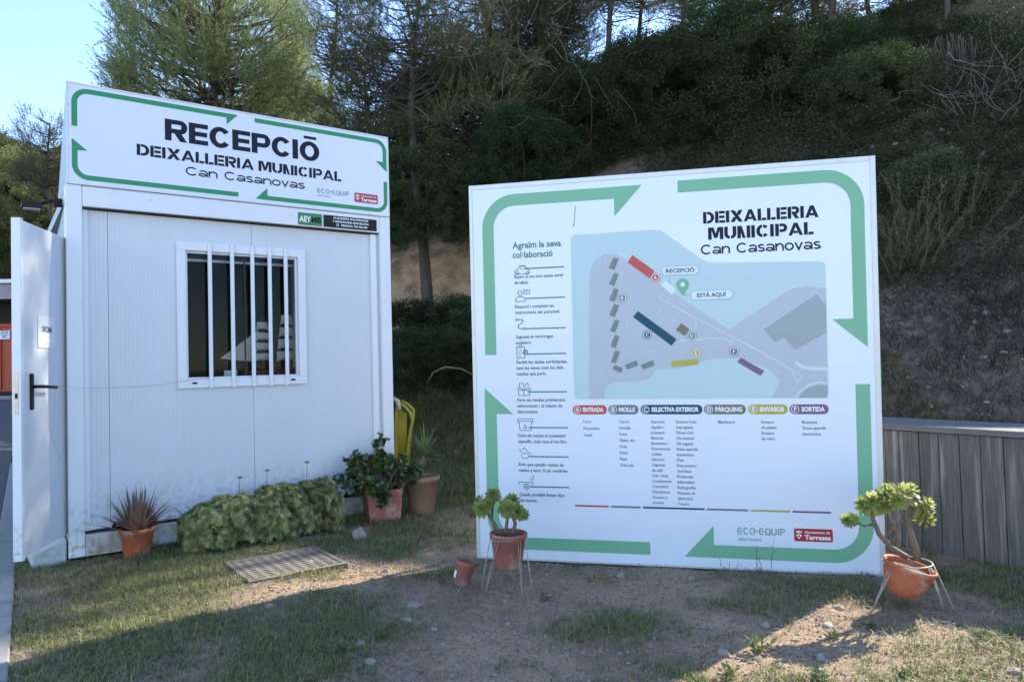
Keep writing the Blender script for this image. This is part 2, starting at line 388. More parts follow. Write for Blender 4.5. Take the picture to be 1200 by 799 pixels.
# road sheet and kerb on the left
rv = []; rf = []
ts = [-6, -2, 0, 1, 2, 3, 4, 6, 8, 12, 16, 22, 30, 40, 60]
for t in ts:
    p = KP+KD*t+KN*.14
    for w in (0, 2, 5, 12, 30):
        q = p+np.array([-w, 0]); rv.append((q[0], q[1], float(roadz(q[0], q[1]))))
for i in range(len(ts)-1):
    for k in range(4): rf.append((i*5+k, (i+1)*5+k, (i+1)*5+k+1, i*5+k+1))
MB().add(rv, rf).obj('road', MT['asph'], kind='structure')
for i in range(9):
    m = MB(); L = .98
    for zz in (0,):
        p0 = KP+KD*(i*1.0-1.0); p1 = p0+KD*L
        q0 = p0+KN*.13; q1 = p1+KN*.13
        z0 = float(roadz(*p0)); z1 = float(roadz(*p1)); up = .075
        m.add([(p0[0], p0[1], z0-.15), (p1[0], p1[1], z1-.15), (q1[0], q1[1], z1-.15), (q0[0], q0[1], z0-.15),
               (p0[0], p0[1], z0+up), (p1[0], p1[1], z1+up), (q1[0], q1[1], z1+up), (q0[0], q0[1], z0+up)],
              [(0,1,2,3),(7,6,5,4),(4,5,1,0),(5,6,2,1),(6,7,3,2),(7,4,0,3)])
    m.obj('kerb_stone', MT['kerb'], bevel=.008, kind='structure')

# ------------------------------------------------------------------ flat print: own heavy lettering and font text
class Flat:
    """flat print in the (u,v) plane of a sign; each piece a hair further out"""
    K = 0
    def __init__(s, y=-.0010): s.V = []; s.F = []; s.y = y-.00001*(Flat.K % 50); Flat.K += 1; s.n = 0
    def poly(s, pts):
        y = s.y-.00006*(s.n % 12); s.n += 1
        a = sum(pts[i][0]*pts[(i+1) % len(pts)][1]-pts[(i+1) % len(pts)][0]*pts[i][1] for i in range(len(pts)))
        if a < 0: pts = pts[::-1]
        k = len(s.V); s.V += [(p[0], y, p[1]) for p in pts]; s.F.append(tuple(range(k, k+len(pts)))); return s
    def strip(s, A, B):
        y = s.y-.00006*(s.n % 12); s.n += 1
        k = len(s.V)
        for a_, b_ in zip(A, B): s.V += [(a_[0], y, a_[1]), (b_[0], y, b_[1])]
        for i in range(len(A)-1): s.F.append((k+2*i, k+2*i+1, k+2*i+3, k+2*i+2))
        return s
    def line(s, pts, w):
        pts = [np.array(p, float) for p in pts]; A = []; B = []
        for i, p in enumerate(pts):
            d0 = (p-pts[i-1]) if i else pts[1]-p; d1 = (pts[i+1]-p) if i < len(pts)-1 else p-pts[i-1]
            d0 = d0/(np.linalg.norm(d0)+1e-9); d1 = d1/(np.linalg.norm(d1)+1e-9)
            n0 = np.array([-d0[1], d0[0]]); n1 = np.array([-d1[1], d1[0]]); m = n0+n1
            m = m/(np.linalg.norm(m)+1e-9); k = w/2/max(.35, m@n0); A.append(p+m*k); B.append(p-m*k)
        return s.strip(A, B)
    def ring(s, cx, cy, rx, ry, tx, ty, a0=0, a1=360, n=20):
        an = [R(a0+(a1-a0)*i/n) for i in range(n+1)]
        return s.strip([(cx+rx*math.cos(a), cy+ry*math.sin(a)) for a in an], [(cx+(rx-tx)*math.cos(a), cy+(ry-ty)*math.sin(a)) for a in an])
    def disc(s, cx, cy, r, n=20, ry=None):
        ry = ry or r
        return s.poly([(cx+r*math.cos(2*math.pi*i/n), cy+ry*math.sin(2*math.pi*i/n)) for i in range(n)])
    def rrect(s, x0, x1, z0, z1, r, n=5):
        P = []
        for cx, cz, a in ((x1-r, z0+r, -90), (x1-r, z1-r, 0), (x0+r, z1-r, 90), (x0+r, z0+r, 180)):
            P += [(cx+r*math.cos(R(a+90*i/n)), cz+r*math.sin(R(a+90*i/n))) for i in range(n+1)]
        return s.poly(P)
    def obj(s, name, m, parent, **kw):
        me = bpy.data.meshes.new(name); me.from_pydata(s.V, [], s.F); me.update(); me.materials.append(m)
        return props(link(name, me, parent), **kw)

def heavy(fl, ch, x, z, h, w, st):
    """one extra-bold capital, h high and w wide at (x,z); st = stencil cuts"""
    t = .285*h*(.97 if st else 1); g = .05*h if st else 0; th = (.22 if st else .215)*h
    rect = lambda a, b, c, d: fl.poly([(x+a, z+c), (x+b, z+c), (x+b, z+d), (x+a, z+d)])
    def para(b0, b1, tw, c=0, d=None):
        d = h if d is None else d
        fl.poly([(x+b0, z+c), (x+b0+tw, z+c), (x+b1+tw, z+d), (x+b1, z+d)])
    if ch == 'I': rect(0, t, 0, h)
    elif ch == 'E':
        rect(0, t, 0, h); o = t+g
        rect(o, w, h-th, h); rect(o, w*.95, (h-th)/2, (h+th)/2); rect(o, w, 0, th)
    elif ch == 'L':
        rect(0, t, 0, h); rect(t+g, w, 0, th)
    elif ch in 'PR':
        rect(0, t, 0, h); o = t+g; b = .36*h if ch == 'R' else .32*h; ry = (h-b)/2
        cx = x+w-ry*.95
        if cx > x+o: rect(o, w-ry*.95, h-th, h); rect(o, w-ry*.95, b, b+th)
        fl.ring(max(cx, x+o), z+b+ry, x+w-max(cx, x+o), ry, t*.92, th, -90, 90)
        if ch == 'R': para(w-t*1.15, w*.42, t*1.1, 0, b)
    elif ch == 'D':
        rect(0, t, 0, h); o = t+g; cx = w-.52*h
        if cx > o: rect(o, cx, h-th, h); rect(o, cx, 0, th)
        cx = max(cx, o); fl.ring(x+cx, z+h/2, w-cx, h/2, t, th, -90, 90)
    elif ch in 'CO':
        if ch == 'O': fl.ring(x+w/2, z+h/2, w/2, h/2*1.02, t, th, 0, 360, 36)
        elif st: fl.ring(x+w/2, z+h/2, w/2, h/2*1.02, t, th, 38, 84, 10); fl.ring(x+w/2, z+h/2, w/2, h/2*1.02, t, th, 96, 264, 20); fl.ring(x+w/2, z+h/2, w/2, h/2*1.02, t, th, 276, 322, 10)
        else: fl.ring(x+w/2, z+h/2, w/2, h/2*1.02, t, th, 36, 324, 30)
    elif ch == 'U':
        m = .4*h
        rect(0, t, m, h); rect(w-t, w, m, h)
        if st: fl.ring(x+w/2, z+m, w/2, m, t, th, 180, 262, 10); fl.ring(x+w/2, z+m, w/2, m, t, th, 276, 360, 10)
        else: fl.ring(x+w/2, z+m, w/2, m, t, th, 180, 360)
    elif ch == 'X':
        para(w-t*1.2, 0, t*1.2)
        para(0, (w-t*1.2)*.42-g, t*1.2, 0, h*.42); para((w-t*1.2)*.60+g, w-t*1.2, t*1.2, h*.58, h)
    elif ch == 'A':
        m = (w-t*.95)/2; para(0, m, t*.95); para(w-t*.95, m+(g*.4), t*.95)
        fl.poly([(x+w*.33, z+.17*h), (x+w*.67, z+.17*h), (x+w*.62, z+.36*h), (x+w*.38, z+.36*h)])
    elif ch == 'N':
        rect(0, t, 0, h); rect(w-t, w, 0, h); para(w-t-t*.95-g, t*.0+g+t*.25, t*.85)
    elif ch == 'M':
        rect(0, t, 0, h); rect(w-t, w, 0, h)
        c = w/2; para(c-t*.45, t*.55+g, t*.85, h*.12, h); para(c-t*.40, w-t*1.40-g, t*.85, h*.12, h)
RELW = dict(I=.27, E=.74, L=.62, P=.80, R=.84, D=.84, C=.86, O=.90, U=.82, X=.92, A=.96, N=.88, M=1.05)
def heavy_line(fl, text, u0, u1, z, h, st=False, gap=.09):
    ws = [RELW.get(c, .35) for c in text]
    tot = sum(ws)+gap*(len(text)-1); k = (u1-u0)/tot; x = u0
    for c, w in zip(text, ws):
        if c == '.': fl.poly([(x, z), (x+.2*h, z), (x+.2*h, z+.18*h), (x, z+.18*h)])
        elif c != ' ': heavy(fl, c, x, z, h, w*k, st)
        x += (w+gap)*k

def geo(fl, word, u0, u1, z, h):
    """wide plain geometric letters for 'Can Casanovas'"""
    t = .165*h; x = .77*h; ad = {'C': 1.02, 'a': .80, 'n': .78, 's': .68, 'o': .84, 'v': .74, ' ': .36}
    tot = sum(ad[c] for c in word)+.055*(len(word)-1); k = (u1-u0)/tot; p = u0
    for c in word:
        w = ad[c]*k
        if c == 'C': fl.ring(p+w/2, z+h/2, w/2, h*.52, t, t, 42, 318, 26)
        elif c == 'o': fl.ring(p+w/2, z+x/2, w/2, x*.53, t, t, 0, 360, 26)
        elif c == 'n':
            fl.line([(p+t/2, z), (p+t/2, z+x)], t); r = (w-t*.4)/2
            fl.ring(p+w-r, z+x*.50, r, x*.52, t, t, 0, 165, 16); fl.line([(p+w-t/2, z), (p+w-t/2, z+x*.52)], t)
        elif c == 'v': fl.line([(p+t*.4, z+x), (p+w/2, z+t*.3), (p+w-t*.4, z+x)], t)
        elif c == 'a':
            fl.line([(p+w-t/2, z), (p+w-t/2, z+x*.62)], t); fl.ring(p+w*.5, z+x*.62, w*.5, x*.40, t, t, 0, 150, 14)
            fl.ring(p+w*.44, z+x*.28, w*.44, x*.30, t, t, 0, 360, 22)
        elif c == 's':
            fl.ring(p+w/2, z+x*.745, w*.46, x*.27, t, t, 25, 200, 14); fl.ring(p+w/2, z+x*.255, w*.5, x*.275, t, t, -160, 20, 14)
            fl.line([(p+t*.75, z+x*.66), (p+w*.35, z+x*.53), (p+w*.68, z+x*.47), (p+w-t*.65, z+x*.33)], t)
        p += w+.055*k
_cap = None
def font_mesh(body, offset=0.0, res=3):
    cu = bpy.data.curves.new('t', 'FONT'); cu.body = body; cu.offset = offset; cu.resolution_u = res
    cu.fill_mode = 'FRONT'; cu.size = 1
    o = bpy.data.objects.new('t', cu); C.objects.link(o)
    bpy.context.view_layer.update()
    dg = bpy.context.evaluated_depsgraph_get()
    me = bpy.data.meshes.new_from_object(o.evaluated_get(dg))
    n = len(me.vertices); co = np.empty(n*3, np.float32); me.vertices.foreach_get('co', co); co = co.reshape(-1, 3)
    fs = [tuple(p.vertices) for p in me.polygons]
    bpy.data.objects.remove(o); bpy.data.curves.remove(cu); bpy.data.meshes.remove(me)
    return co, fs
CAPH = float(font_mesh('H')[0][:, 1].max())
def text(fl, body, u0, z, h, u1=None, xs=.92, off=0.0, ang=0, center=None, res=3):
    co, fs = font_mesh(body, off, res)
    if not len(co): return fl
    x = co[:, 0]-co[:, 0].min(); k = h/CAPH
    wd = x.max()
    if u1 is not None and center is None: xs_ = (u1-u0)/wd
    else: xs_ = k*xs
    if center is not None: u0 = center-wd*xs_/2
    y = fl.y-.00006*(fl.n % 12); fl.n += 1; b = len(fl.V)
    fl.V += [(u0+a*xs_, y, z+c*k) for a, c in zip(x.tolist(), co[:, 1].tolist())]
    fl.F += [tuple(i+b for i in f) for f in fs]
    return fl

def arrow(fl, path, w, head, r_out):
    """band along an L-shaped path (3 points) with a round corner and a half arrow head polygon"""
    p0, pc, p1 = [np.array(p, float) for p in path]
    d0 = (pc-p0)/np.linalg.norm(pc-p0); d1 = (p1-pc)/np.linalg.norm(p1-pc); rc = r_out-w/2
    a = pc-d0*rc; b = pc+d1*rc; c = a+d1*rc
    pts = [p0]
    for i in range(11):
        th = math.pi/2*i/10; pts.append(c-d1*rc*math.cos(th)+d0*rc*math.sin(th))
    pts.append(p1)
    n0 = np.array([-d0[1], d0[0]]); fl.line(pts, w)
    if head: fl.poly(head)

# ------------------------------------------------------------------ reception cabin
YAW = .628
CO = (-2.9982, 4.882, 0)
cabin = empty('site_office_cabin', CO, (0, 0, YAW), 'white prefabricated metal reception cabin with a barred window and open door', 'cabin')
W = 2.42; ZT = 2.555; DEP = 2.4
m = MB()  # posts are tapered U profiles: box with a shallow groove
def post(u0, u1):
    m = MB(); m.box(u0, u1, 0, .14, .03, ZT); return m.obj('corner_post', MT['frame'], cabin, bevel=.006)
post(0, .097); post(W-.097, W)
MB().box(.0985, W-.0985, .002, .10, 2.412, ZT-.002).obj('top_beam', MT['frame'], cabin, bevel=.005)
MB().box(.0985, W-.0985, .03, .036, 2.402, 2.4115).obj('beam_lip', MT['dark'], cabin)
MB().box(.099, .134, .05, .1, .19, 2.40).obj('wall_trim', MT['frame'], cabin, bevel=.003)
MB().box(2.25, 2.30, .035, .1, .19, 2.40).obj('wall_trim', MT['frame'], cabin, bevel=.003)
MB().box(2.301, W-.0985, .05, .1, .19, 2.40).obj('wall_trim', MT['panel'], cabin)
MB().box(.099, 2.32, .042, .1, .195, .232).obj('wall_sill', MT['frame'], cabin, bevel=.003)
MB().box(.099, 2.32, .06, .1, .172, .194).obj('floor_gap', MT['dark'], cabin)
MB().box(.0985, W-.0985, .02, .10, .025, .171).obj('floor_beam', MT['base'], cabin, bevel=.004)
MB().box(.0985, W-.0985, .004, .018, .030, .045).obj('floor_beam_lip', MT['base'], cabin, bevel=.002)

def ribbed(mb, u0, u1, z0, z1, y=.070, pitch=.0255):
    us = [u0]; ys = [y]
    k = math.ceil((u0+.004)/pitch)
    while k*pitch < u1-.006:
        c = k*pitch
        if c-.003 > us[-1]:
            us += [c-.0025, c-.0008, c+.0008, c+.0025]; ys += [y, y+.0013, y+.0013, y]
        k += 1
    us.append(u1); ys.append(y)
    V = []; F = []
    for u, yy in zip(us, ys): V += [(u, yy, z0), (u, yy, z1)]
    for i in range(len(us)-1): F.append((2*i, 2*i+2, 2*i+3, 2*i+1))
    mb.add(V, F)
    mb.add([(u0, y, z0), (u0, y, z1), (u0, y+.04, z1), (u0, y+.04, z0), (u1, y, z0), (u1, y, z1), (u1, y+.04, z1), (u1, y+.04, z0)], [(0, 1, 2, 3), (7, 6, 5, 4)])
PZ0, PZ1 = .233, 2.401
WU0, WU1, WZ0, WZ1 = .715, 1.66, 1.15, 2.21
m = MB(); ribbed(m, .1345, .2555, PZ0, PZ1); m.obj('wall_panel', MT['panel'], cabin)
m = MB(); ribbed(m, .2585, WU0, PZ0, PZ1); ribbed(m, WU0, 1.2485, PZ0, WZ0); ribbed(m, WU0, 1.2485, WZ1, PZ1); m.obj('wall_panel', MT['panel'], cabin)
m = MB(); ribbed(m, 1.2515, WU1, PZ0, WZ0); ribbed(m, 1.2515, WU1, WZ1, PZ1); ribbed(m, WU1, 2.2495, PZ0, PZ1); m.obj('wall_panel', MT['panel'], cabin)
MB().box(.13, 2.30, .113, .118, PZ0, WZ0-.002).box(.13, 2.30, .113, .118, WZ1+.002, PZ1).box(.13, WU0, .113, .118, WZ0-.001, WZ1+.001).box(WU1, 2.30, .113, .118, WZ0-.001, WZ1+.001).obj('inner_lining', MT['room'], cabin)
# shell: side walls, back, roof, floor
def lx(L, a): return L*math.tan(a)
sk = .033
def sidewall(u, sgn):
    a = 0 if sgn > 0 else .0
    V = [(u, .142, .03), (u+a, DEP, .03), (u+a, DEP, ZT), (u, .142, ZT), (u+.05*-sgn, .142, .03), (u+.05*-sgn+a, DEP, .03), (u+.05*-sgn+a, DEP, ZT), (u+.05*-sgn, .142, ZT)]
    return V
dx = -.033*DEP*0
m = MB()
uL = .006
# left wall keeps the doorway open: door side of the wall from .17 to .98 deep
skew = math.tan(R(1.9))
def sk_box(mb, u0, u1, y0, y1, z0, z1):
    mb.add([(u0+y0*skew, y0, z0), (u1+y0*skew, y0, z0), (u1+y1*skew, y1, z0), (u0+y1*skew, y1, z0), (u0+y0*skew, y0, z1), (u1+y0*skew, y0, z1), (u1+y1*skew, y1, z1), (u0+y1*skew, y1, z1)],
           [(0,3,2,1),(4,5,6,7),(0,1,5,4),(1,2,6,5),(2,3,7,6),(3,0,4,7)])
sk_box(m, uL, uL+.05, .142, DEP, 2.26, ZT-.002); sk_box(m, uL, uL+.05, 1.02, DEP, .03, 2.259)
m.obj('side_wall', MT['galv'], cabin)
MB().box(W-.05, W-.002, .142, DEP, .03, ZT-.002).obj('side_wall', MT['panel'], cabin)
MB().box(.0, W, DEP+.002, DEP+.05, .03, ZT-.002).obj('back_wall', MT['panel'], cabin)
MB().box(.01, W-.01, .142, DEP, ZT-.08, ZT-.004).obj('roof', MT['galv'], cabin)
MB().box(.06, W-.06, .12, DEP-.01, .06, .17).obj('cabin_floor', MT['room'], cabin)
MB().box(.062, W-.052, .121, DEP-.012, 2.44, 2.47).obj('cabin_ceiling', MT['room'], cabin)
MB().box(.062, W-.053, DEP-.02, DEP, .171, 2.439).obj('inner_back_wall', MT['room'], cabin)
# clips under the sill
for u in (.275, 1.985):
    MB().prism([(u-.022, .178), (u+.022, .178), (u, .232)], .028, .042).obj('black_clip', MT['black'], cabin)
# faint bolts and splashes on beam
for u in (.52, 1.55, 2.2):
    MB().lathe([(0, 0), (.006, .0), (.006, .003), (0, .004)], 8).obj('beam_bolt', MT['frame'], cabin).rotation_euler = (R(90), 0, 0)
    bpy.context.scene.collection.objects[-1].location = (u, .001, 2.50)
# window
win = MB()
def frm(mb, u0, u1, z0, z1, w, y0, y1):
    mb.box(u0, u1, y0, y1, z0, z0+w); mb.box(u0, u1, y0, y1, z1-w, z1)
    mb.box(u0, u0+w, y0, y1, z0+w, z1-w); mb.box(u1-w, u1, y0, y1, z0+w, z1-w)
winE = MB(); frm(winE, .699, 1.676, 1.135, 2.225, .064, .046, .0695)
wf = winE.obj('window', MT['frame'], cabin, bevel=.003)
inn = MB(); frm(inn, .74, 1.635, 1.175, 2.185, .040, .0735, .098); inn.obj('sash', MT['frame'], wf, bevel=.002)
MB().box(.79, 1.59, .084, .088, 1.22, 2.14).obj('pane', MT['glass'], wf)
MB().box(1.19, 1.20, .0735, .083, 1.216, 2.144).obj('sash_edge', MT['dark'], wf)
for u in (.930, 1.093, 1.245, 1.379, 1.507):
    MB().box(u-.014, u+.014, .028, .0455, 1.130, 2.2245).obj('window_bar', MT['frame'], wf, bevel=.003)
for u in (.815, 1.557):
    f = Flat(.0445); f.disc(u, 1.172, .020, 14, .008); f.obj('drain_slot', MT['black'], wf)
# interior blind rail and strip
MB().box(.74, 1.64, .135, .15, 2.092, 2.112).obj('blind_rail', MT['galv'], wf)
bl = mat('blue_blind', (.012, .02, .10), .7)
MB().box(.74, 1.64, .14, .145, 2.115, 2.20).obj('blind', bl, wf)

# stickers on beam
f = Flat(-.0005); f.poly([(1.602, 2.421), (1.804, 2.421), (1.804, 2.521), (1.602, 2.521)]); s1 = f.obj('sticker', MT['aey'], cabin, label='green sticker reading AEYMB')
f = Flat(-.0020); text(f, 'AEY', 1.612, 2.447, .045, 1.710, off=.035); f.obj('lettering', MT['white'], s1)
f = Flat(-.0020); text(f, 'MB', 1.714, 2.447, .045, 1.795, off=.035); f.obj('lettering', MT['signbk'], s1)
f = Flat(-.0005); f.poly([(1.816, 2.421), (2.294, 2.421), (2.294, 2.521), (1.816, 2.521)]); s2 = f.obj('sticker', MT['black'], cabin, label='black sticker with three lines of white lettering')
f = Flat(-.0020)
text(f, 'ALQUILERES ENCOFRADOS', 1.90, 2.495, .0155, 2.215, off=.03); text(f, 'Y MAQUINARIA BARCELONA', 1.895, 2.466, .0155, 2.22, off=.03); text(f, 'PEDIDOS: 720 445 284', 1.97, 2.437, .0155, 2.205, off=.03)
f.ring(1.938, 2.445, .012, .012, .003, .003); f.line([(1.934, 2.449), (1.936, 2.444), (1.942, 2.441)], .003)
f.obj('lettering', MT['white'], s2)

# ship model, tape rolls inside window
ship = empty('model_sailing_ship', (0, 0, 0), (0, 0, 0), 'model sailing ship with cream sails seen through the barred window', 'model ship')
ship.matrix_world = Matrix.Translation(Vector(CO)) @ Matrix.Rotation(YAW, 4, 'Z') @ Matrix.Translation((1.50, .30, 1.165))
MB().add([(-.28, 0, .09), (-.18, -.05, .02), (.22, -.05, .02), (.30, 0, .10), (-.18, .05, .02), (.22, .05, .02), (-.30, 0, .11), (-.2, -.06, .08), (.24, -.06, .08), (.33, 0, .12), (-.2, .06, .08), (.24, .06, .08)],
     [(1, 2, 8, 7), (2, 3, 9, 8), (0, 1, 7, 6), (4, 10, 11, 5), (5, 11, 9, 3), (0, 6, 10, 4), (6, 7, 8, 9, 11, 10), (0, 4, 5, 3, 2, 1)]).obj('hull', MT['hull'], ship)
MB().tube([(-.24, -.062, .074), (0, -.066, .066), (.27, -.055, .078)], .006, 6).obj('hull_stripe', MT['hullred'], ship)
MB().box(-.28, .3, -.12, .12, -.02, .018).obj('stand', MT['hull'], ship)
def sail(cx, z0, z1, w0, w1):
    V = []; F = []
    for i in range(5):
        z = z0+(z1-z0)*i/4; w = w0+(w1-w0)*i/4
        for k in range(5):
            x = cx-w/2+w*k/4; V.append((x, -.035*math.sin(math.pi*i/4)*math.sin(math.pi*(k+.5)/5)-.01, z+(.016*math.sin(math.pi*k/4) if i == 0 else 0)))
    for i in range(4):
        for k in range(4): F.append((i*5+k, i*5+k+1, (i+1)*5+k+1, (i+1)*5+k))
    MB().add(V, F, True).obj('sail', MT['sail'], ship)
for cx, top, ws in ((-.11, .52, 1.0), (.09, .58, 1.05), (.25, .46, .8)):
    MB().tube([(cx, 0, .08), (cx, 0, top)], [.006, .003], 6).obj('mast', MT['hull'], ship)
    n = 4; zs = np.linspace(.15, top-.03, n+1)
    for i in range(n): sail(cx, zs[i]+.006, zs[i+1]-.008, (.17-.022*i)*ws, (.155-.025*i)*ws)
MB().tube([(-.26, 0, .11), (-.45, 0, .19)], [.006, .003], 6).obj('bowsprit', MT['hull'], ship)
for k in range(2):
    MB().add([(-.44+.06*k, .0+.01*k, .19-.01*k), (-.18+.01*k, .01, .16), (-.13, .01, .42-.1*k)], [(0, 1, 2)]).obj('jib_sail', MT['sail'], ship)
def cabpt(u, v, z):
    c, s = math.cos(YAW), math.sin(YAW); return (CO[0]+u*c-v*s, CO[1]+u*s+v*c, z)
tape = empty('tape_rolls', cabpt(1.12, .22, 1.175), (0, 0, YAW), 'white round tubs stacked on the sill inside the window', 'tub')
MB().lathe([(0, 0), (.075, 0), (.075, .035), (.06, .035), (0, .034)], 24).obj('lower_tub', mat('tub_cream', (.5, .42, .3), .6), tape)
MB().lathe([(0, .036), (.05, .036), (.05, .085), (.04, .085), (0, .083)], 24).obj('upper_tub', mat('tub_white', (.6, .64, .62), .5), tape)
desk = empty('desk', cabpt(1.2, .42, .17), (0, 0, YAW), 'dark desk inside the cabin below the window', 'desk')
MB().box(-.8, .8, -.28, .3, .94, .965).obj('desk_top', MT['room'], desk)
for sx in (-.76, .76):
    MB().box(sx-.02, sx+.02, -.24, .26, 0, .938).obj('leg', MT['room'], desk)

# door, hinged behind the left post and standing open
F0 = np.array([-2.908, 4.29]); H0 = np.array([-3.055, 5.05]); DL = float(np.linalg.norm(H0-F0)); du = (H0-F0)/DL
door = empty('cabin_door', (F0[0], F0[1], 0), (0, 0, math.atan2(du[1], du[0])), 'pale grey cabin door standing open with a paper notice and black handle', 'door')
# local: x from free edge to hinge, -y faces the viewer's right side, +y thickness away
MB().box(.012, DL, .004, .040, .185, 2.195).obj('door_leaf', MT['doorp'], door, bevel=.002)
MB().box(.0, .0115, -.001, .048, .175, 2.205).obj('door_edge', MT['frame'], door, bevel=.002)
MB().box(.0125, .040, .0005, .0039, .175, 2.205).obj('edge_trim', MT['frame'], door)
MB().box(-.002, -.0003, .014, .034, 1.04, 1.28).obj('lock_plate', MT['steel'], door, bevel=.0005)
MB().box(-.006, -.0022, .018, .030, 1.13, 1.16).obj('latch', MT['black'], door)
hp = MB().box(.118, .156, -.008, .0035, 1.055, 1.275).obj('handle_plate', MT['black'], door, bevel=.004)
MB().tube([(.137, -.006, 1.195), (.137, -.045, 1.195), (.16, -.055, 1.194), (.30, -.055, 1.187), (.36, -.05, 1.183)], [.011, .011, .011, .010, .012], 10).obj('lever', MT['black'], hp)
pp = MB().box(.23, .468, -.0012, .003, 1.436, 1.636).obj('paper_notice', MT['paper'], door)
f = Flat(-.0022); text(f, 'OFICINA', .275, 1.535, .036, .425, off=.02); f.obj('lettering', MT['signbk'], pp)
f = Flat(-.0022); f.line([(.28, 1.46), (.42, 1.46)], .002); f.obj('ruled_line', MT['pgrey'], pp)
for z in (.4, 1.2, 2.0): MB().tube([(DL+.01, .0, z-.05), (DL+.01, 0, z+.05)], .010, 8).obj('hinge', MT['frame'], door)
# opposite side handle
MB().tube([(.137, .041, 1.195), (.137, .085, 1.195), (.26, .09, 1.19)], .011, 10).obj('lever', MT['black'], hp)

# cable from door handle to window bar
dc = lambda x, y: (F0[0]+du[0]*x-du[1]*y, F0[1]+du[1]*x+du[0]*y)
a_ = np.array([*dc(.36, -.055), 1.185]); b_ = np.array(cabpt(.915, .02, 1.215))
pts = [a_+(b_-a_)*t+np.array([0, 0, -.035*math.sin(math.pi*t)]) for t in np.linspace(0, 1, 14)]
MB().tube(pts, .0018, 5).obj('cable', MT['wire'], label='thin white cord from the door handle to the first window bar', cat='cord')
pk = [(a_+np.array([.002, -.004, 0])), a_+np.array([.0, -.02, -.12]), a_+np.array([-.01, -.05, -.3]), a_+np.array([.02, .0, -.47])]
MB().tube(pk, .0010, 4).obj('loose_string', MT['wire'], label='loose thread hanging from the door handle', cat='string')

# plinth left of the post, under the door
m = MB(); P = [cabpt(-.01, .01, 0), cabpt(-.205, -.02, 0), cabpt(-.25, .9, 0), cabpt(-.01, .9, 0)]
m.add([(p[0], p[1], -.1) for p in P]+[(p[0], p[1], .165 if i in (0, 3) else .09) for i, p in enumerate(P)], [(0, 3, 2, 1), (4, 5, 6, 7), (0, 1, 5, 4), (1, 2, 6, 5), (2, 3, 7, 6), (3, 0, 4, 7)])
m.obj('door_plinth', MT['plinth'], bevel=.01, label='white painted concrete plinth under the open cabin door', cat='plinth')

# floodlight on the side wall
fl_ = empty('floodlight', cabpt(-.0, .30, 2.42), (0, 0, YAW+R(90)), 'small black floodlight sticking out from the cabin side beneath the roof sign', 'light')
MB().box(-.05, .05, .12, .24, .0, .045).obj('lamp_body', MT['black'], fl_, bevel=.006)
MB().box(-.035, .035, .13, .23, -.006, -.0005).obj('lamp_glass', mat('lamp_glass', (.5, .52, .55), .15), fl_)
MB().tube([(0, .0, .04), (0, .06, .07), (0, .13, .04)], .012, 8).obj('bracket', MT['black'], fl_)
MB().box(-.03, .03, -.004, .05, .03, .085).obj('sensor', MT['black'], fl_, bevel=.006)

# ------------------------------------------------------------------ roof sign
sign = empty('rooftop_sign', CO, (0, 0, YAW), 'long white RECEPCIÓ sign with green arrows on the cabin roof', 'sign')
SU0, SU1, SZ0, SZ1 = .012, 2.412, ZT+.002, 3.254
MB().box(SU0, SU1, -.006, .006, SZ0, SZ1).obj('sign_panel', MT['signw'], sign)
fr = MB(); frm(fr, SU0-.004, SU1+.004, SZ0-.001, SZ1+.004, .013, -.0085, .022); fr.obj('sign_frame', MT['alu'], sign, bevel=.002)
for u in (SU0-.002, SU1-.004):
    m = MB(); m.add([(u, .023, SZ0), (u, .80, SZ0), (u, .023, SZ1), (u+.006, .023, SZ0), (u+.006, .80, SZ0), (u+.006, .023, SZ1)], [(0, 2, 1), (3, 4, 5), (0, 1, 4, 3), (1, 2, 5, 4), (2, 0, 3, 5)])
    m.obj('side_plate', MT['galv'], sign)
m = MB(); m.add([(SU0, .80, SZ0), (SU1, .80, SZ0), (SU1, .03, SZ1-.005), (SU0, .03, SZ1-.005)], [(0, 1, 2, 3)]); m.obj('back_plate', MT['galv'], sign)
for u, z in ((.02, 3.1), (.02, 2.8), (.62, 3.246), (1.4, 3.246), (2.1, 3.246)):
    o = MB().lathe([(.004, 0), (.004, .002), (0, .003)], 8).obj('rivet', MT['alu'], sign); o.location = (u, -.009, z-.004); o.rotation_euler = (R(90), 0, 0)
f = Flat(-.0074)
w = .034
arrow(f, [(.055, 2.955), (.055, 3.207), (1.06, 3.207)], w, [(1.05, 3.224), (1.141, 3.224), (1.056, 3.137), (1.056, 3.18)], .10); f.obj('green_arrow', MT['signgr'], sign)
f = Flat(-.0074)
arrow(f, [(1.268, 3.207), (2.378, 3.207), (2.378, 3.02)], w, [(2.395, 3.04), (2.395, 2.948), (2.294, 3.032), (2.361, 3.032)], .10); f.obj('green_arrow', MT['signgr'], sign)
f = Flat(-.0074)
arrow(f, [(1.136, 2.608), (.055, 2.608), (.055, 2.80)], w, [(.038, 2.79), (.038, 2.870), (.130, 2.795), (.072, 2.79)], .10); f.obj('green_arrow', MT['signgr'], sign)
f = Flat(-.0074)
arrow(f, [(2.380, 2.860), (2.380, 2.606), (1.35, 2.606)], w, [(1.358, 2.589), (1.268, 2.592), (1.358, 2.684), (1.358, 2.623)], .10); f.obj('green_arrow', MT['signgr'], sign)
f = Flat(-.0074); heavy_line(f, 'RECEPCIO', .622, 1.788, 2.950, .157, gap=.055)
f.poly([(1.658, 3.128), (1.764, 3.128), (1.764, 3.150), (1.658, 3.150)]); f.obj('heading_lettering', MT['signbk'], sign)
